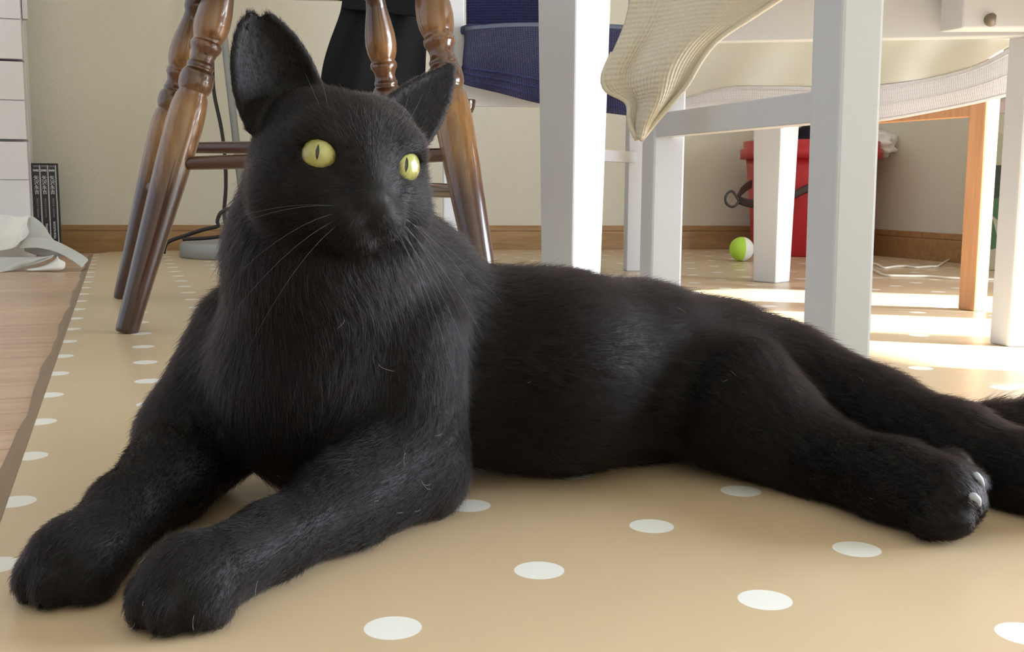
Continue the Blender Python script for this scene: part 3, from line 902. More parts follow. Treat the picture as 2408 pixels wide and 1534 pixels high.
# flat strap looping to the floor
sa = interp([W(52, 562, 2.10), W(90, 556, 2.11), W(130, 566, 2.11), W(165, 583, 2.10), W(195, 600, 2.08), W(209, 611, 2.07)], 26)
sb = interp([W(40, 585, 2.08), W(88, 584, 2.08), W(128, 592, 2.07), W(158, 606, 2.06), W(180, 621, 2.055), W(192, 631, 2.05)], 26)
sheet('strap', [[a.lerp(b, k / 4) for a, b in zip(sa, sb)] for k in range(5)], canvas_grey, cbag, 0.003)
# lower folds
fa = interp([W(-60, 600, 2.07), W(0, 604, 2.07), W(60, 606, 2.07), W(110, 604, 2.06), W(128, 599, 2.06)], 24)
fb = interp([W(-60, 620, 2.04), W(0, 618, 2.04), W(50, 615, 2.04), W(95, 612, 2.05), W(124, 603, 2.05)], 24)
fc = interp([W(-60, 648, 2.02), W(0, 641, 2.03), W(40, 634, 2.05), W(75, 624, 2.05), W(120, 609, 2.05)], 24)
rows = []
for k in range(10):
    f = k / 9
    rows.append([a * (1 - f) ** 2 + b * 2 * f * (1 - f) + c * f * f + V(0, 0.004 * math.sin(7 * f + j * .5), 0) for j, (a, b, c) in enumerate(zip(fa, fb, fc))])
sheet('lower_fold', rows, canvas_grey, cbag, 0.003)
# rolled handle end
rows = []
h0 = interp([W(66, 632, 2.07), W(100, 626, 2.06), W(128, 612, 2.06), W(136, 601, 2.07)], 16)
h1 = interp([W(70, 637, 2.05), W(110, 636, 2.05), W(150, 634, 2.05), W(155, 616, 2.06)], 16)
rows = [[a.lerp(b, k / 4) + V(0, -0.012 * math.sin(math.pi * k / 4), 0) for a, b in zip(h0, h1)] for k in range(5)]
sheet('handle', rows, canvas_white, cbag, 0.003)

# ------------------------------------------------------------------ floor lamp
lc = G(536, 612); lc = V(lc.x, lc.y + 0.13, 0)
lamp = thing('floor_lamp', tuple(lc), 'grey floor lamp with a round base and thin pole by the back wall', 'lamp')
lathe('base', [(0.0, 0.134), (0.002, 0.137), (0.027, 0.137), (0.031, 0.133), (0.033, 0.128), (0.034, 0.01)], metal_grey, lamp, 64, lc)
ptop = W(524, 60, 2.50); pbot = lc + V(0.012, 0, 0.03)
dirp = (ptop - pbot).normalized()
bm = bmesh.new(); tube_pts(bm, [pbot, pbot + dirp * 0.5, pbot + dirp * 1.3], 0.0085, 16)
from_bm('pole', bm, metal_grey, lamp, True)
lathe('shade', [(0, .06), (0.02, .09), (0.16, .12), (0.161, .118), (0.02, .086), (0.001, .055)], ceiling_white, lamp, 40, pbot + dirp * 1.3 - V(0, 0, 0.16))
bm = bmesh.new()
tube_pts(bm, smooth_path([W(505, 30, 2.47), W(500, 130, 2.47), W(503, 215, 2.47), W(520, 300, 2.465), W(529, 370, 2.46), W(531, 440, 2.46), W(527, 500, 2.46), W(531, 530, 2.46)], 8), 0.0042, 8)
from_bm('cord', bm, cord_black, lamp, True)
bm = bmesh.new()
tube_pts(bm, smooth_path([W(545, 488, 2.44), W(520, 500, 2.43), W(511, 520, 2.43), W(512, 532, 2.43), W(480, 540, 2.42), W(440, 553, 2.42), W(400, 567, 2.41), W(388, 580, 2.41), W(385, 597, 2.41)], 8), 0.0042, 8)
from_bm('cord', bm, cord_black, lamp, True)
bm = bmesh.new()
tube_pts(bm, smooth_path([W(600, 548, 2.45), W(540, 553, 2.42), W(490, 560, 2.40), W(430, 563, 2.40)], 8), 0.004, 8)
from_bm('cord', bm, cord_black, lamp, True)

# ------------------------------------------------------------------ ball
br = 0.0268
bc = W(1744, 587, 2.40); bc.z = br
ball = thing('toy_ball', (bc.x, bc.y, 0), 'small ball, half lime green and half white, on the mat by the red bucket', 'ball')
for nm, sgn, mt in (('green_half', -1, plain('ball_green', lin(182, 226, 74), 0.5, 0.4, 0.05, 30, 0.2, 500)), ('white_half', 1, plain('ball_white', lin(232, 236, 228), 0.5, 0.4, 0.03, 30, 0.2, 500))):
    bm = bmesh.new()
    bmesh.ops.create_uvsphere(bm, u_segments=40, v_segments=24, radius=br)
    g = bm.verts[:] + bm.edges[:] + bm.faces[:]
    bmesh.ops.bisect_plane(bm, geom=g, plane_co=(0, 0, 0), plane_no=(sgn, 0, 0), clear_inner=True)
    bmesh.ops.holes_fill(bm, edges=[e for e in bm.edges if e.is_boundary])
    bmesh.ops.rotate(bm, verts=bm.verts, cent=(0, 0, 0), matrix=Matrix.Rotation(0.16, 3, 'Z'))
    bmesh.ops.rotate(bm, verts=bm.verts, cent=(0, 0, 0), matrix=Matrix.Rotation(0.05, 3, 'Y'))
    bmesh.ops.translate(bm, verts=bm.verts, vec=bc)
    o = from_bm(nm, bm, mt, ball, True)
    o.data.set_sharp_from_angle(angle=0.8)

# ------------------------------------------------------------------ red bucket
bk = V(0.722, 2.675, 0)
bucket = thing('red_bucket', tuple(bk), 'tall red plastic bucket with a stepped rim in the room corner', 'bucket')
lathe('body', [(0.0, 0.128), (0.004, 0.132), (0.13, 0.143), (0.232, 0.153), (0.234, 0.15), (0.2, 0.149), (0.02, 0.128)], red_plastic, bucket, 64, bk)
lathe('rim', [(0.229, 0.152), (0.229, 0.1665), (0.252, 0.1675), (0.254, 0.160), (0.270, 0.161), (0.272, 0.157), (0.27, 0.150), (0.232, 0.150)], red_plastic, bucket, 64, bk)
# things poking out of the top
wb = thing('plastic_bag', tuple(bk + V(0.05, 0, 0.2)), 'crumpled white plastic bag sticking out of the red bucket', 'bag')
bm = bmesh.new(); bmesh.ops.create_icosphere(bm, subdivisions=4, radius=1)
wc = W(2072, 316, 2.62)
for v in bm.verts:
    s = 1 + 0.35 * mnoise.noise(v.co * 2.2 + Vector((5, 2, 1))) + 0.15 * mnoise.noise(v.co * 6)
    v.co = Vector((wc.x - 0.012 + 0.05 * v.co.x * s, wc.y + 0.02 + 0.07 * v.co.y * s, wc.z - 0.022 + 0.034 * v.co.z * s))
from_bm('bag_sheet', bm, plastic_bag, wb, True)
db = thing('dark_pouch', tuple(bk + V(0, 0, 0.2)), 'dark fabric pouch lying in the top of the red bucket', 'pouch')
bm = bmesh.new(); bmesh.ops.create_icosphere(bm, subdivisions=4, radius=1)
wc = W(1905, 312, 2.62)
for v in bm.verts:
    s = 1 + 0.25 * mnoise.noise(v.co * 2.0 + Vector((9, 2, 1)))
    v.co = Vector((wc.x + 0.02 + 0.07 * v.co.x * s, wc.y + 0.04 + 0.06 * v.co.y * s, wc.z - 0.03 + 0.055 * v.co.z * s))
from_bm('pouch_body', bm, dark_bag, db, True)
# leather lead slung round the bucket with a D ring
lead = thing('leather_lead', tuple(W(1745, 470, 2.56)), 'dark brown leather strap with a metal D ring slung on the red bucket', 'strap')
def strap(name, pts, w, th, mat, parent):
    P = smooth_path(pts, 8)
    a = [p + V(0, 0, w / 2) for p in P]; b = [p - V(0, 0, w / 2) for p in P]
    return sheet(name, [[x.lerp(y, k / 2) for x, y in zip(a, b)] for k in range(3)], mat, parent, th)
strap('strap', [W(1768, 432, 2.60), W(1755, 440, 2.575), W(1742, 452, 2.56), W(1735, 466, 2.555)], 0.022, 0.004, leather, lead)
strap('strap', [W(1735, 470, 2.555), W(1760, 478, 2.54), W(1785, 479, 2.525), W(1820, 474, 2.51), W(1860, 462, 2.505), W(1900, 443, 2.505), W(1960, 420, 2.51)], 0.020, 0.004, leather, lead)
bm = bmesh.new()
ring = [(1738, 473), (1729, 484), (1718, 486), (1708, 478), (1706, 465), (1712, 454), (1721, 450), (1729, 458), (1738, 473)]
tube_pts(bm, smooth_path([W(*p, 2.55) for p in ring], 5), 0.003, 8)
from_bm('d_ring', bm, iron, lead, True)

# ------------------------------------------------------------------ white cable on the mat
cable = thing('white_cable', tuple(G(2100, 640)), 'thin white cable lying across the mat towards the orange-brown chair leg', 'cable')
for pts in ([(1990, 606), (2030, 614), (2062, 622), (2080, 630), (2105, 627), (2130, 626), (2155, 629), (2185, 627), (2205, 626), (2228, 613), (2262, 599), (2300, 588), (2345, 582)],
            [(1990, 622), (2030, 628), (2058, 637), (2080, 647), (2120, 649), (2180, 650), (2230, 654), (2300, 657), (2360, 658)]):
    bm = bmesh.new()
    P = [G(x, y, 0.0022) for x, y in pts]
    for p in P[-4:] if pts[0][1] == 606 else []:
        pass
    tube_pts(bm, smooth_path(P, 6), 0.0024, 8)
    from_bm('strand', bm, cord_white, cable, True)

# printed panel leaning by the right wall behind the orange chair
def leaf_print():
    m, nt, b = new_mat('leaf_print')
    tc = nd(nt, 'ShaderNodeTexCoord')
    v = nd(nt, 'ShaderNodeTexVoronoi'); v.inputs['Scale'].default_value = 17
    nt.links.new(tc.outputs['Object'], v.inputs['Vector'])
    r = nd(nt, 'ShaderNodeValToRGB'); r.color_ramp.interpolation = 'CONSTANT'
    r.color_ramp.elements[0].color = lin(206, 208, 188)
    e = r.color_ramp.elements.new(0.45); e.color = lin(84, 132, 100)
    e = r.color_ramp.elements.new(0.60); e.color = lin(198, 204, 180)
    e = r.color_ramp.elements.new(0.78); e.color = lin(66, 84, 78)
    r.color_ramp.elements[-1].position = 0.9; r.color_ramp.elements[-1].color = lin(190, 196, 174)
    sp_ = nd(nt, 'ShaderNodeSeparateColor'); nt.links.new(v.outputs['Color'], sp_.inputs[0])
    nt.links.new(sp_.outputs[0], r.inputs[0]); nt.links.new(r.outputs[0], b.inputs['Base Color'])
    b.inputs['Roughness'].default_value = 0.6
    return m
pb = G(2362, 640) - SN * 0.0; pb.z = 0
panel = thing('printed_box', tuple(pb), 'tall pale box printed with green leaves behind the orange-brown chair leg', 'box')
PX = SD * -1
box_obj('box_body', pb + SD * -0.02 + SN * 0.05 + V(0, 0, 0.155), SD * 0.05, SN * 0.045, V(0, 0, 0.155), leaf_print(), panel, 0.002)
box_obj('pink_label', pb + SD * -0.02 + SN * 0.05 + V(0, 0, 0.322), SD * 0.045, SN * 0.042, V(0, 0, 0.0115), plain('pink_card', lin(226, 204, 212), 0.6, 0.3, 0.03, 20), panel, 0.001)

# ------------------------------------------------------------------ the cat: one smooth implicit body
GH = 0.0017
BMIN = np.array([-0.245, 0.355, -0.004]); BMAX = np.array([0.335, 0.80, 0.270])
GN = np.ceil((BMAX - BMIN) / GH).astype(int) + 1
GX = [(BMIN[k] + GH * np.arange(GN[k])).astype(np.float32) for k in range(3)]
BIG = 0.08
def new_field(): return np.full(GN, BIG, np.float32)
def sub(lo, hi, pad):
    s = []
    for k in range(3):
        a = int(max(0, math.floor((lo[k] - pad - BMIN[k]) / GH))); b = int(min(GN[k], math.ceil((hi[k] + pad - BMIN[k]) / GH) + 1))
        s.append(slice(a, max(b, a)))
    return tuple(s)
def coords(s):
    return GX[0][s[0]][:, None, None], GX[1][s[1]][None, :, None], GX[2][s[2]][None, None, :]
def smin(a, b, k):
    h = np.clip(0.5 + 0.5 * (b - a) / k, 0, 1)
    return b * (1 - h) + a * h - k * h * (1 - h)
def smax(a, b, k): return -smin(-a, -b, k)
PRIMS = []          # for the lie of the fur: (a, b, ra, rb, flow, length, weight)
def cone(fd, a, b, ra, rb, k, flow=None, hl=0.011, sq=None):
    """tapered limb from a to b blended into the field"""
    a = np.array(a, np.float32); b = np.array(b, np.float32); R = max(ra, rb)
    s = sub(np.minimum(a, b) - R, np.maximum(a, b) + R, k + 0.012)
    x, y, z = coords(s)
    ba = b - a; L2 = float(ba @ ba) + 1e-12
    t = np.clip(((x - a[0]) * ba[0] + (y - a[1]) * ba[1] + (z - a[2]) * ba[2]) / L2, 0, 1)
    dx, dy, dz = x - a[0] - t * ba[0], y - a[1] - t * ba[1], z - a[2] - t * ba[2]
    d = np.sqrt(dx * dx + dy * dy + dz * dz) - (ra + (rb - ra) * t)
    fd[s] = smin(fd[s], d, k)
    fl = np.array(flow if flow is not None else (ba / (np.linalg.norm(ba) + 1e-9)), float)
    PRIMS.append((a.astype(float), b.astype(float), ra, rb, fl, hl))
def ell(fd, c, r, k, axes=None, flow=(0, 0, 0), hl=0.011, cut=False):
    """ellipsoid; axes = 3 orthonormal rows"""
    c = np.array(c, np.float32); r = np.array(r, np.float32); R = float(r.max())
    s = sub(c - R, c + R, k + 0.012)
    x, y, z = coords(s)
    p = [x - c[0], y - c[1], z - c[2]]
    if axes is not None:
        A = np.array(axes, np.float32); p = [p[0] * A[i, 0] + p[1] * A[i, 1] + p[2] * A[i, 2] for i in range(3)]
    q0 = np.sqrt(sum((p[i] / r[i]) ** 2 for i in range(3)))
    q1 = np.sqrt(sum((p[i] / (r[i] * r[i])) ** 2 for i in range(3))) + 1e-6
    d = q0 * (q0 - 1) / q1
    if cut:
        fd[s] = smax(fd[s], -d, k); return
    fd[s] = smin(fd[s], d, k)
    rm = float(np.min(r))
    PRIMS.append((c.astype(float), c.astype(float), rm, rm, np.array(flow, float), hl))
def blob_sheet(fd, P, rad, k, flow, hl):
    """thin curved shell through sampled points (ears)"""
    P = np.array(P, np.float32); rad = np.broadcast_to(np.array(rad, np.float32), (len(P),))
    s = sub(P.min(0) - 0.004, P.max(0) + 0.004, k + 0.006)
    x, y, z = coords(s)
    d = np.full((x.shape[0], y.shape[1], z.shape[2]), BIG, np.float32)
    for p, r in zip(P, rad):
        ss = sub(p - 0.009, p + 0.009, 0)
        loc = tuple(slice(max(a.start - b.start, 0), max(min(a.stop, b.stop) - b.start, 0)) for a, b in zip(ss, s))
        xx, yy, zz = x[loc[0]], y[:, loc[1]], z[:, :, loc[2]]
        q = np.sqrt((xx - p[0]) ** 2 + (yy - p[1]) ** 2 + (zz - p[2]) ** 2) - r
        d[loc] = np.minimum(d[loc], q)
    fd[s] = smin(fd[s], d, k)
    for i in range(0, len(P), 5):
        PRIMS.append((P[i].astype(float), P[i].astype(float), 0.003, 0.003, np.array(flow, float), hl))

body = new_field()
# trunk
Bs = [(-.095, .590, .064, .050), (-.030, .630, .064, .053), W(1300, 880, .675)[:] + (.0565,), W(1500, 900, .692)[:] + (.052,), W(1690, 915, .70)[:] + (.047,), W(1830, 925, .70)[:] + (.042,)]
Bs[2] = (W(1300, 880, .675).x * .948, .634, .0590, .0550); Bs[3] = (W(1500, 880, .70).x * .968, .667, .0535, .0510)
Bs[4] = (W(1690, 900, .705).x * .985, .688, .0465, .0445); Bs[5] = (W(1835, 900, .70).x, .700, .0385, .0370)
for a, b in zip(Bs, Bs[1:]):
    cone(body, a[:3], b[:3], a[3], b[3], .02, hl=.012)
# chest and ruff
back = np.array([.75, .65, -.1])
ell(body, (-.102, .572, .062), (.056, .052, .056), .02, flow=(0, -.3, -1), hl=.011)
cone(body, (-.098, .575, .085), (-.096, .560, .128), .053, .0435, .02, flow=(0, -.25, -1), hl=.012)
cone(body, (-.096, .560, .128), (-.092, .546, .158), .0435, .0385, .02, flow=(-.1, .1, -1), hl=.011)
cone(body, (-.060, .600, .110), (-.095, .556, .135), .042, .042, .02, flow=(.7, .6, -.3), hl=.012)
# cat's left foreleg (nearer)
S1 = W(948, 775, .572); E1_ = W(975, 1105, .560); Wr1 = W(640, 1272, .466); Pw1 = W(470, 1362, .430)
cone(body, S1, E1_, .0325, .0262, .007, hl=.008)
cone(body, W(940, 1055, .555), W(800, 1185, .510), .0275, .0205, .010, hl=.007)
cone(body, E1_, W(800, 1190, .510), .0235, .0195, .012, hl=.007)
cone(body, W(800, 1190, .510), Wr1, .0195, .0155, .010, hl=.006)
cone(body, Wr1, Pw1, .0155, .0165, .008, hl=.005)
# cat's right foreleg (farther left)
S2 = W(595, 800, .62); E2_ = W(462, 1030, .590); Wr2 = W(300, 1200, .495); Pw2 = W(205, 1305, .455)
cone(body, S2, E2_, .034, .029, .018, hl=.009)
cone(body, E2_, W(400, 1120, .540), .0285, .0215, .012, hl=.007)
cone(body, W(400, 1120, .540), Wr2, .0215, .0165, .010, hl=.006)
cone(body, Wr2, Pw2, .0165, .0165, .008, hl=.005)
# paws with toes
def paw(c, d, zc, scale=1.0, hl=.0045):
    c = Vector(c); d = Vector((d.x, d.y, 0)).normalized(); p = Vector((-d.y, d.x, 0))
    f = new_field_box = body
    tip = c + d * 0.012 * scale; tip.z = zc
    ell(body, c + d * .004 + V(0, 0, .001), (.0175 * scale, .020 * scale, .0150 * scale), .006, [tuple(p), tuple(d), (0, 0, 1)], tuple(d * .7 + V(0, 0, -.3)), hl)
    for off, fw, r in ((-.0132, .009, .0086), (-.0046, .0155, .0095), (.0046, .0155, .0095), (.0132, .009, .0086)):
        q = c + d * fw * scale + p * off * scale; q.z = .0095
        ell(body, q, (r * scale * 0.93, r * scale * 1.35, r * scale * 1.1), .0022, [tuple(p), tuple(d), (0, 0, 1)], tuple(d * .6 + V(0, 0, -.8)), hl)
paw(V(Pw1.x, Pw1.y, .0150), Pw1 - Wr1, .011, 1.08)
paw(V(Pw2.x, Pw2.y, .0150), Pw2 - Wr2 + V(-.02, 0, 0), .011, 1.08)
# hind leg lying nearer
H0 = W(1730, 1000, .642); H1 = W(1930, 1085, .605); H2 = W(2110, 1138, .555); H3 = W(2208, 1168, .534)
H0.z = .041; 
cone(body, H0, H1, .041, .0225, .016, hl=.009)
cone(body, H1, H2, .0225, .0205, .012, hl=.008)
cone(body, H2, H3, .0205, .0205, .010, hl=.006)
hd = (H3 - H2).normalized()
for px, py, t, r in ((2235, 1098, .550, .0088), (2262, 1138, .537, .0096), (2256, 1184, .526, .0096), (2232, 1222, .520, .0090), (2195, 1222, .522, .0100)):
    c = W(px, py, t)
    ell(body, c, (r * 1.25, r, r), .0030, None, tuple(hd), .0045)
# hind leg behind it, running out of the picture
K0 = W(1850, 905, .690); K1 = W(2050, 988, .650); K2 = W(2240, 1055, .607); K3 = W(2420, 1120, .575); K4 = W(2545, 1175, .553)
cone(body, K0, K1, .036, .0285, .016, hl=.011)
cone(body, K1, K2, .0285, .0235, .012, hl=.009)
cone(body, K2, K3, .0235, .0200, .012, hl=.008)
cone(body, K3, K4, .0200, .0200, .012, hl=.006)
# tail
Tp = [W(1930, 900, .735), W(2110, 985, .715), W(2240, 1012, .690), W(2340, 1008, .677), W(2450, 992, .672), W(2560, 985, .672)]
for i, (a, b) in enumerate(zip(Tp, Tp[1:])):
    a.z = max(a.z, .0125); b.z = max(b.z, .0125)
    cone(body, a, b, .0135, .0130, .010, hl=.015)
# haunch crease and flank hollow
# ---- head in its own frame (L = cat's left, Fw = where it looks, U = up)
HA = math.radians(28)
HF = Vector((math.sin(HA), -math.cos(HA), 0.03)).normalized()
Ls = Vector((math.cos(HA), math.sin(HA), 0))
RO = math.radians(7.0)
HL = (Ls * math.cos(RO) - Vector((0, 0, 1)) * math.sin(RO)); HL = (HL - HF * HL.dot(HF)).normalized()
HU = HF.cross(HL).normalized()
HC = W(855, 372, 0.495) - HF * 0.033 - HU * 0.006
AX = [tuple(HL), tuple(HF), tuple(HU)]
def hp(l, f, u): return HC + HL * (l * .01) + HF * (f * .01) + HU * (u * .01)
head = new_field()
NOSE = hp(0, 5.1, -1.4)
def hell(l, f, u, r, k=.008, hl=.005): ell(head, hp(l, f, u), tuple(q * .01 for q in r), k, AX, (0, 0, 0), hl)
hell(0, -.3, .35, (4.15, 4.3, 3.45), .010, .006)
hell(0, 1.6, .9, (3.3, 2.3, 2.5), .010)
for s in (-1, 1):
    hell(s * 2.5, .9, -1.5, (1.9, 2.1, 1.75), .012, .008)       # cheek
    hell(s * 1.75, 2.75, 1.45, (1.25, 1.0, .85), .009)           # brow
    hell(s * .88, 4.0, -2.15, (1.05, 1.08, .95), .005, .004)    # whisker pad
    hell(s * 1.6, 3.0, -1.05, (1.1, 1.0, .9), .010)              # cheekbone
    hell(s * 1.6, .3, 2.6, (1.6, 1.6, 1.1), .010)                # ear root
cone(head, hp(0, 2.6, 1.5), hp(0, 4.65, -1.10), .0115, .0072, .010, (0, 0, 0), .0035)
cone(head, hp(-.28, 4.85, -1.32), hp(.28, 4.85, -1.32), .0050, .0050, .004, (0, 0, 0), .002)
hell(0, 3.62, -2.98, (1.0, 1.1, .80), .0028, .004)                  # chin
hell(0, 1.6, -2.5, (2.2, 2.0, 1.2), .012, .007)                  # jaw
PRE_EAR = len(PRIMS)
# eye sockets
EYES = []
for s, gx in ((-1, 0), (1, 0)):
    ec = hp(s * 1.90, 2.98, .50)
    EYES.append(ec)
    out = (HF * math.cos(.42 * 1) + HL * s * math.sin(.42)).normalized()
    lat = HU.cross(out).normalized()
    tl_ = math.radians(19) * s
    la = (lat * math.cos(tl_) + HU * math.sin(tl_)); ua = (HU * math.cos(tl_) - lat * math.sin(tl_))
    ell(head, ec + out * .0085, (.0076, .0105, .0056), .0016, [tuple(la), tuple(out), tuple(ua)], cut=True)
# ears: cupped shells between two base points and a tip
def ear(bi, bo, tip, cup_dir, depth, notch, bul, ex, k=.006):
    bi, bo, tip, cup = Vector(bi), Vector(bo), Vector(tip), Vector(cup_dir).normalized()
    P = []; R = []
    nv, nu = 34, 26
    for i in range(nv):
        v = i / (nv - 1)
        wd = (1 - v ** 1.7) ** ex if v < 1 else 0
        a = bi.lerp(tip, v); b = bo.lerp(tip, v)
        mid = bi.lerp(bo, .5).lerp(tip, v)
        half = (bo - bi) * .5
        for j in range(nu):
            u = -1 + 2 * j / (nu - 1)
            w_ = max(wd, .10 if v > .93 else 0)
            bulge = bul * math.sin(math.pi * min(1, v * 1.15))
            p = mid + half * u * (w_ + bulge * (1 if w_ > .2 else 0)) - cup * depth * (1 - u * u) * (1 - v * .75)
            if notch and v > .94 and u < -.15: continue
            P.append(p[:]); R.append(.0021 - .0007 * v)
    blob_sheet(head, P, R, k, tuple((tip - bi.lerp(bo, .5)).normalized()), .0032)
ear(hp(-1.05, -.2, 3.30), hp(-4.35, -.4, 1.55), hp(-4.75, -.1, 6.75), HF * .80 - HL * .55, .013, True, .10, .42)
ear(hp(1.7, -.4, 3.2), hp(4.3, .1, 2.1), hp(6.05, -1.4, 6.35), HF * .45 + HL * .75 - HU * .35, .011, False, .02, .80)
# join
s_ = sub(np.array(HC) - .085, np.array(HC) + .095, .0)
body[s_] = smin(body[s_], head[s_], .010)
# flat where it lies on the mat
zz = GX[2][None, None, :]
body = smax(body, (0.0006 - zz) + np.zeros_like(body), .002)

def surface_nets(fd):
    sgn = fd < 0
    c = [sgn[i:fd.shape[0] - 1 + i, j:fd.shape[1] - 1 + j, k:fd.shape[2] - 1 + k] for i in (0, 1) for j in (0, 1) for k in (0, 1)]
    cnt = np.zeros(c[0].shape, np.int8)
    for q in c: cnt += q
    I = np.argwhere((cnt > 0) & (cnt < 8))
    idx = np.full(c[0].shape, -1, np.int32); idx[tuple(I.T)] = np.arange(len(I))
    acc = np.zeros((len(I), 3)); num = np.zeros(len(I))
    cor = [(i, j, k) for i in (0, 1) for j in (0, 1) for k in (0, 1)]
    vals = {o: fd[I[:, 0] + o[0], I[:, 1] + o[1], I[:, 2] + o[2]].astype(float) for o in cor}
    for a in cor:
        for ax in range(3):
            if a[ax] == 1: continue
            b = list(a); b[ax] = 1; b = tuple(b)
            va, vb = vals[a], vals[b]; m = (va < 0) != (vb < 0)
            t = np.where(m, va / np.where(m, va - vb, 1), 0)
            p = np.tile(np.array(a, float), (len(I), 1)); p[:, ax] = t
            acc[m] += p[m]; num[m] += 1
    verts = BMIN + GH * (I + acc / num[:, None])
    faces = []
    for ax in range(3):
        o1, o2 = [(1, 2), (2, 0), (0, 1)][ax]
        sl0 = [slice(1, -1)] * 3; sl1 = [slice(1, -1)] * 3
        sl0[ax] = slice(0, -1); sl1[ax] = slice(1, None)
        a = sgn[tuple(sl0)]; b = sgn[tuple(sl1)]
        E_ = np.argwhere(a != b); flip = a[tuple(E_.T)]
        off = np.ones(3, int); off[ax] = 0
        E_ = E_ + off
        q = []
        for d1, d2 in ((-1, -1), (0, -1), (0, 0), (-1, 0)):
            e = E_.copy(); e[:, o1] += d1; e[:, o2] += d2
            q.append(idx[e[:, 0], e[:, 1], e[:, 2]])
        q = np.stack(q, 1)
        q[~flip] = q[~flip][:, ::-1]
        faces.append(q)
    return verts, np.concatenate(faces)
CV, CF_ = surface_nets(body)
CF_ = CF_[(CF_ >= 0).all(1)]

def skin_mat():
    m, nt, b = new_mat('black_skin')
    tc = nd(nt, 'ShaderNodeTexCoord')
    n = nd(nt, 'ShaderNodeTexNoise'); n.inputs['Scale'].default_value = 300
    nt.links.new(tc.outputs['Object'], n.inputs['Vector'])
    r = nd(nt, 'ShaderNodeValToRGB'); r.color_ramp.elements[0].color = (.004, .0036, .0036, 1); r.color_ramp.elements[1].color = (.012, .010, .010, 1)
    nt.links.new(n.outputs['Fac'], r.inputs[0]); nt.links.new(r.outputs[0], b.inputs['Base Color'])
    b.inputs['Roughness'].default_value = .6; b.inputs['Specular IOR Level'].default_value = .2
    bump(nt, b, n.outputs['Fac'], .3, .001)
    return m
cat = thing('cat', (-0.03, 0.6, 0), 'black cat lying on the dotted mat with forelegs stretched out and head raised', 'cat')
me = bpy.data.meshes.new('body')
me.from_pydata(CV, [], CF_)
me.validate()
cat_body = finish('body', me, skin_mat(), cat, True)
CN = np.zeros(len(me.vertices) * 3); me.vertices.foreach_get('normal', CN); CN = CN.reshape(-1, 3)
if (CN * (CV - CV.mean(0))).sum(1).mean() < 0:
    me.flip_normals(); me.vertices.foreach_get('normal', CN := np.zeros(len(me.vertices) * 3)); CN = CN.reshape(-1, 3)

# ---- fur: strands follow the lie of the coat
pa = np.array([p[0] for p in PRIMS]); pb_ = np.array([p[1] for p in PRIMS]); ra_ = np.array([p[2] for p in PRIMS]); rb_ = np.array([p[3] for p in PRIMS])
pf = np.array([p[4] for p in PRIMS]); pl = np.array([p[5] for p in PRIMS])
is_head = np.zeros(len(PRIMS), bool)
nose_np = np.array(NOSE)
flow = np.zeros_like(CV); hlen = np.zeros(len(CV)); wsum = np.zeros(len(CV))
for i in range(len(PRIMS)):
    ba = pb_[i] - pa[i]; L2 = ba @ ba
    rel = CV - pa[i]
    t = np.clip((rel @ ba) / L2, 0, 1) if L2 > 1e-10 else np.zeros(len(CV))
    d = np.linalg.norm(rel - t[:, None] * ba, axis=1) - (ra_[i] + (rb_[i] - ra_[i]) * t)
    w = np.exp(-np.maximum(d, 0) / .005) + 1e-9
    fl = pf[i]
    if np.linalg.norm(fl) < 1e-6:     # head: away from the nose
        dv = CV - (nose_np + np.array(HU) * .004); dv /= np.linalg.norm(dv, axis=1)[:, None] + 1e-9
        flow += w[:, None] * dv
    else:
        flow += w[:, None] * (fl / np.linalg.norm(fl))
    hlen += w * pl[i]; wsum += w
flow /= wsum[:, None]; hlen /= wsum
fn = (flow * CN).sum(1)[:, None]; flow = flow - fn * CN
flow /= np.linalg.norm(flow, axis=1)[:, None] + 1e-6
# bare: eyes, nose leather, underside
bare = np.zeros(len(CV), bool)
for ec in EYES:
    bare |= np.linalg.norm(CV - (np.array(ec) + np.array(HF) * .004), axis=1) < .0082
bare |= np.linalg.norm(CV - np.array(hp(0, 5.2, -1.4)), axis=1) < .0050
bare |= (CV[:, 2] < .0014)
tri = np.concatenate([CF_[:, [0, 1, 2]], CF_[:, [0, 2, 3]]])
ok = ~bare[tri].any(1)
tri = tri[ok]
A = np.linalg.norm(np.cross(CV[tri[:, 1]] - CV[tri[:, 0]], CV[tri[:, 2]] - CV[tri[:, 0]]), axis=1) / 2
hl_t = hlen[tri].mean(1)
dens = A * np.clip(.009 / hl_t, .7, 2.2)
NH = 450000
pick = RNG.choice(len(tri), NH, p=dens / dens.sum())
r1, r2 = RNG.random(NH), RNG.random(NH); sw = r1 + r2 > 1; r1[sw] = 1 - r1[sw]; r2[sw] = 1 - r2[sw]
bw = np.stack([1 - r1 - r2, r1, r2], 1)
ix = tri[pick]
def bary(arr): return (arr[ix] * bw[:, :, None]).sum(1) if arr.ndim == 2 else (arr[ix] * bw).sum(1)
root = bary(CV); nrm = bary(CN); nrm /= np.linalg.norm(nrm, axis=1)[:, None]
fl = bary(flow); ln = bary(hlen)
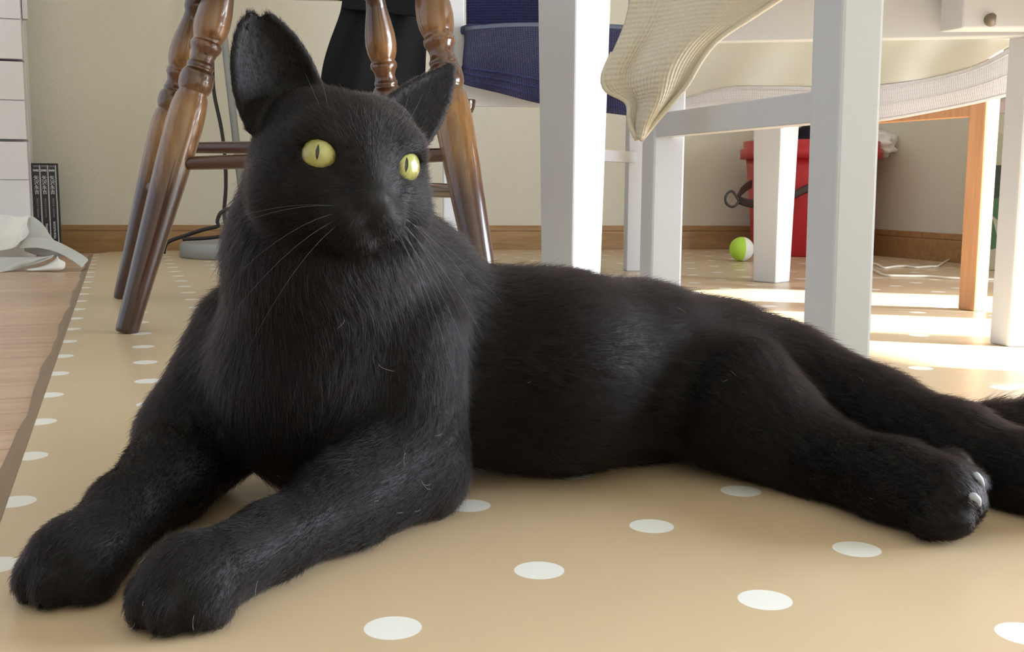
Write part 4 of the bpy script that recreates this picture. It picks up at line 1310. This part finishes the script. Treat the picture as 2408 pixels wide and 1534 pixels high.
# slow swirls and tufts in the coat
def wob(p, f, ph): return np.stack([np.sin(p @ np.array([f, .7 * f, -.4 * f]) + ph), np.sin(p @ np.array([-.5 * f, f, .8 * f]) + ph * 2), np.sin(p @ np.array([.6 * f, -.8 * f, f]) + ph * 3)], 1)
sw_ = wob(root, 90, .3) * .16 + wob(root, 260, 1.7) * .09 + wob(root, 700, 2.9) * .08
fl = fl + sw_ - ((sw_ * nrm).sum(1))[:, None] * nrm + RNG.normal(0, .13, fl.shape)
fl /= np.linalg.norm(fl, axis=1)[:, None] + 1e-6
ln = .82 * ln * (RNG.normal(1, .2, NH).clip(.5, 1.6)) * np.where(RNG.random(NH) < .02, 1.35, 1)
lift = np.clip(RNG.normal(.40, .12, NH), .12, .9)
NP = 5
tt = np.linspace(0, 1, NP)
pts = np.zeros((NH, NP, 3))
for k, t in enumerate(tt):
    up = lift * (t - .42 * t * t)
    pts[:, k] = root - nrm * .0006 + ln[:, None] * (fl * (.45 * t + .5 * t * t)[..., None] if False else fl * (.5 * t + .45 * t * t) + nrm * up[:, None])
pts[:, :, 2] = np.maximum(pts[:, :, 2], .0006 + .0008 * RNG.random((NH, 1)))

def fur_mat():
    m = bpy.data.materials.new('black_fur'); m.use_nodes = True
    nt = m.node_tree; nt.nodes.remove(nt.nodes['Principled BSDF'])
    h = nt.nodes.new('ShaderNodeBsdfHairPrincipled')
    h.parametrization = 'COLOR'
    info = nt.nodes.new('ShaderNodeHairInfo')
    r = nt.nodes.new('ShaderNodeValToRGB')
    r.color_ramp.elements[0].color = (.0032, .0028, .0034, 1); r.color_ramp.elements[1].color = (.011, .0078, .0075, 1)
    nt.links.new(info.outputs['Random'], r.inputs[0]); nt.links.new(r.outputs[0], h.inputs['Color'])
    h.inputs['Roughness'].default_value = .34; h.inputs['Radial Roughness'].default_value = .45
    h.inputs['Coat'].default_value = 0.0; h.inputs['IOR'].default_value = 1.29
    nt.links.new(h.outputs[0], nt.nodes['Material Output'].inputs['Surface'])
    return m
FUR = fur_mat()
def hair_object(name, P, rad, mat, parent, kind=None):
    n, m_ = P.shape[:2]
    hc = bpy.data.hair_curves.new(name)
    hc.add_curves([m_] * n)
    inv = np.array(parent.matrix_basis.inverted())
    Q = P.reshape(-1, 3) @ inv[:3, :3].T + inv[:3, 3]
    hc.attributes['position'].data.foreach_set('vector', Q.astype(np.float32).ravel())
    ra = hc.attributes.get('radius') or hc.attributes.new('radius', 'FLOAT', 'POINT')
    ra.data.foreach_set('value', rad.astype(np.float32).ravel())
    hc.materials.append(mat)
    o = bpy.data.objects.new(name, hc); COL.objects.link(o); o.parent = parent
    if kind: o['kind'] = kind
    return o
rad = np.outer(RNG.normal(1, .15, NH).clip(.6, 1.4), np.array([.00007, .000066, .000056, .00004, .000014]))
hair_object('fur', pts, rad, FUR, cat, 'stuff')
# stray pale hairs and lint caught in the coat
vis = np.where((nrm[:, 1] < -.25) & (root[:, 0] < .25) & (root[:, 2] < .12))[0]
pk = RNG.choice(vis, 34, replace=False)
LP = np.zeros((34, 6, 3)); side = np.cross(nrm[pk], fl[pk])
crl = RNG.normal(0, 1.0, (34, 1)); ll = RNG.uniform(.0015, .0065, (34, 1))
for k in range(6):
    t = k / 5
    LP[:, k] = pts[pk, 2] + nrm[pk] * .0016 + ll * (fl[pk] * t + side * crl * t * t * .8)
LP[:, :, 2] = np.maximum(LP[:, :, 2], .001)
hair_object('lint', LP, np.full((34, 6), .00006), plain('lint_pale', lin(150, 146, 144), .7, .2, .05, 50), cat, 'stuff')

# ---- eyes
def iris_mat():
    m, nt, b = new_mat('cat_iris')
    tc = nd(nt, 'ShaderNodeTexCoord')
    sep = nd(nt, 'ShaderNodeSeparateXYZ'); nt.links.new(tc.outputs['Object'], sep.inputs[0])
    x, y = sep.outputs[0], sep.outputs[1]
    yy = mth(nt, 'DIVIDE', y, .0036)
    wid = mth(nt, 'MULTIPLY', mth(nt, 'SUBTRACT', 1.0, mth(nt, 'MULTIPLY', yy, yy)), .00085)
    pup = mth(nt, 'LESS_THAN', mth(nt, 'ABSOLUTE', x), wid)
    rr = mth(nt, 'SQRT', mth(nt, 'ADD', mth(nt, 'MULTIPLY', x, x), mth(nt, 'MULTIPLY', y, y)))
    n = nd(nt, 'ShaderNodeTexNoise'); n.inputs['Scale'].default_value = 600; n.inputs['Detail'].default_value = 3
    nt.links.new(tc.outputs['Object'], n.inputs['Vector'])
    r = nd(nt, 'ShaderNodeValToRGB')
    r.color_ramp.elements[0].position = .05; r.color_ramp.elements[0].color = lin(170, 172, 104)
    r.color_ramp.elements[1].position = .95; r.color_ramp.elements[1].color = lin(92, 82, 24)
    e = r.color_ramp.elements.new(.6); e.color = lin(158, 154, 86)
    nt.links.new(mth(nt, 'ADD', mth(nt, 'DIVIDE', rr, .0098), mth(nt, 'MULTIPLY', mth(nt, 'SUBTRACT', n.outputs['Fac'], .5), .35)), r.inputs[0])
    mx = nd(nt, 'ShaderNodeMixRGB'); nt.links.new(pup, mx.inputs[0]); nt.links.new(r.outputs[0], mx.inputs[1]); mx.inputs[2].default_value = (.003, .003, .003, 1)
    nt.links.new(mx.outputs[0], b.inputs['Base Color'])
    b.inputs['Roughness'].default_value = .25
    b.inputs['Coat Weight'].default_value = 1.0; b.inputs['Coat Roughness'].default_value = .03; b.inputs['Coat IOR'].default_value = 1.38
    return m
IRIS = iris_mat()
for s, ec in zip((-1, 1), EYES):
    bm = bmesh.new(); bmesh.ops.create_uvsphere(bm, u_segments=48, v_segments=32, radius=.0096)
    gaze = ((Vector((0, 0, CAM_H)) + V(.04, 0, .04) - ec).normalized() + HL * s * .27 + HU * .03).normalized()
    xa = Vector((0, 0, 1)).cross(gaze).normalized(); xa = (xa * math.cos(-.10) + gaze.cross(xa) * math.sin(-.10)).normalized(); ya = gaze.cross(xa)
    M = Matrix.Identity(4)
    for r_ in range(3): M[r_][0], M[r_][1], M[r_][2], M[r_][3] = xa[r_], ya[r_], gaze[r_], ec[r_]
    me_ = bpy.data.meshes.new('eye'); bm.to_mesh(me_); bm.free()
    me_.materials.append(IRIS); me_.polygons.foreach_set('use_smooth', np.ones(len(me_.polygons), bool))
    o = bpy.data.objects.new('eye', me_); COL.objects.link(o); o.parent = cat
    o.matrix_basis = cat.matrix_basis.inverted() @ M
    o['label'] = 'yellow-green eye with a thin slit pupil'
# nose leather
bm = bmesh.new(); bmesh.ops.create_icosphere(bm, subdivisions=3, radius=1)
for v in bm.verts:
    k_ = 1.0 - .35 * max(0, -v.co.z)
    v.co = hp(.50 * v.co.x * k_, 5.03 + .42 * v.co.y, -1.38 + .36 * v.co.z)
from_bm('nose', bm, plain('nose_leather', (.012, .010, .011, 1), .45, .4, .2, 400, .4, 1500), cat, True)
# whiskers
wmat = plain('whisker', lin(74, 76, 82), .4, .5, .05, 50)
for s in (-1, 1):
    for i in range(11 if s > 0 else 5):
        row, colm = i % 4, i // 4
        st = hp(s * (1.15 + .32 * colm), 4.55 - .35 * colm, -1.75 - .22 * row)
        ln_ = .052 + .012 * RNG.random() - .006 * colm
        dr = (HL * s * 1.0 + HF * (.25 - .28 * colm) + HU * (-.02 - .24 * row - (.35 if s > 0 else 0))).normalized()
        P = [st + dr * ln_ * f + V(0, 0, -1) * .016 * f * f * (1 + .4 * row) - HF * .012 * f * f for f in np.linspace(0, 1, 9)]
        bm = bmesh.new(); tube_pts(bm, P, [(.00012 if s > 0 else .00009) * (1 - f * .75) for f in np.linspace(0, 1, 9)], 5)
        from_bm('whisker', bm, wmat, cat, True)
    for i in range(2):   # brow whiskers
        st = hp(s * (1.6 + .3 * i), 2.9, 2.1); dr = (HU * 1.0 + HL * s * (.3 + .2 * i) + HF * .15).normalized()
        P = [st + dr * .022 * f - HF * .006 * f * f for f in np.linspace(0, 1, 7)]
        bm = bmesh.new(); tube_pts(bm, P, [.0001 * (1 - f * .7) for f in np.linspace(0, 1, 7)], 5)
        from_bm('whisker', bm, wmat, cat, True)
# claws on the near hind paw
clawm = plain('claw', lin(168, 174, 184), .3, .5, .05, 200)
for pts_ in ([(2288, 1116, .5240), (2297, 1121, .5220), (2307, 1132, .5220), (2314, 1146, .5235)], [(2280, 1166, .5140), (2291, 1169, .5125), (2301, 1178, .5125), (2304, 1192, .5140)]):
    bm = bmesh.new(); tube_pts(bm, smooth_path([W(*p) for p in pts_], 4), [.0012, .0015, .0018, .0019, .0019, .0018, .0017, .0016, .0014, .0012, .001, .0007, .0003], 10)
    from_bm('claw', bm, clawm, cat, True)
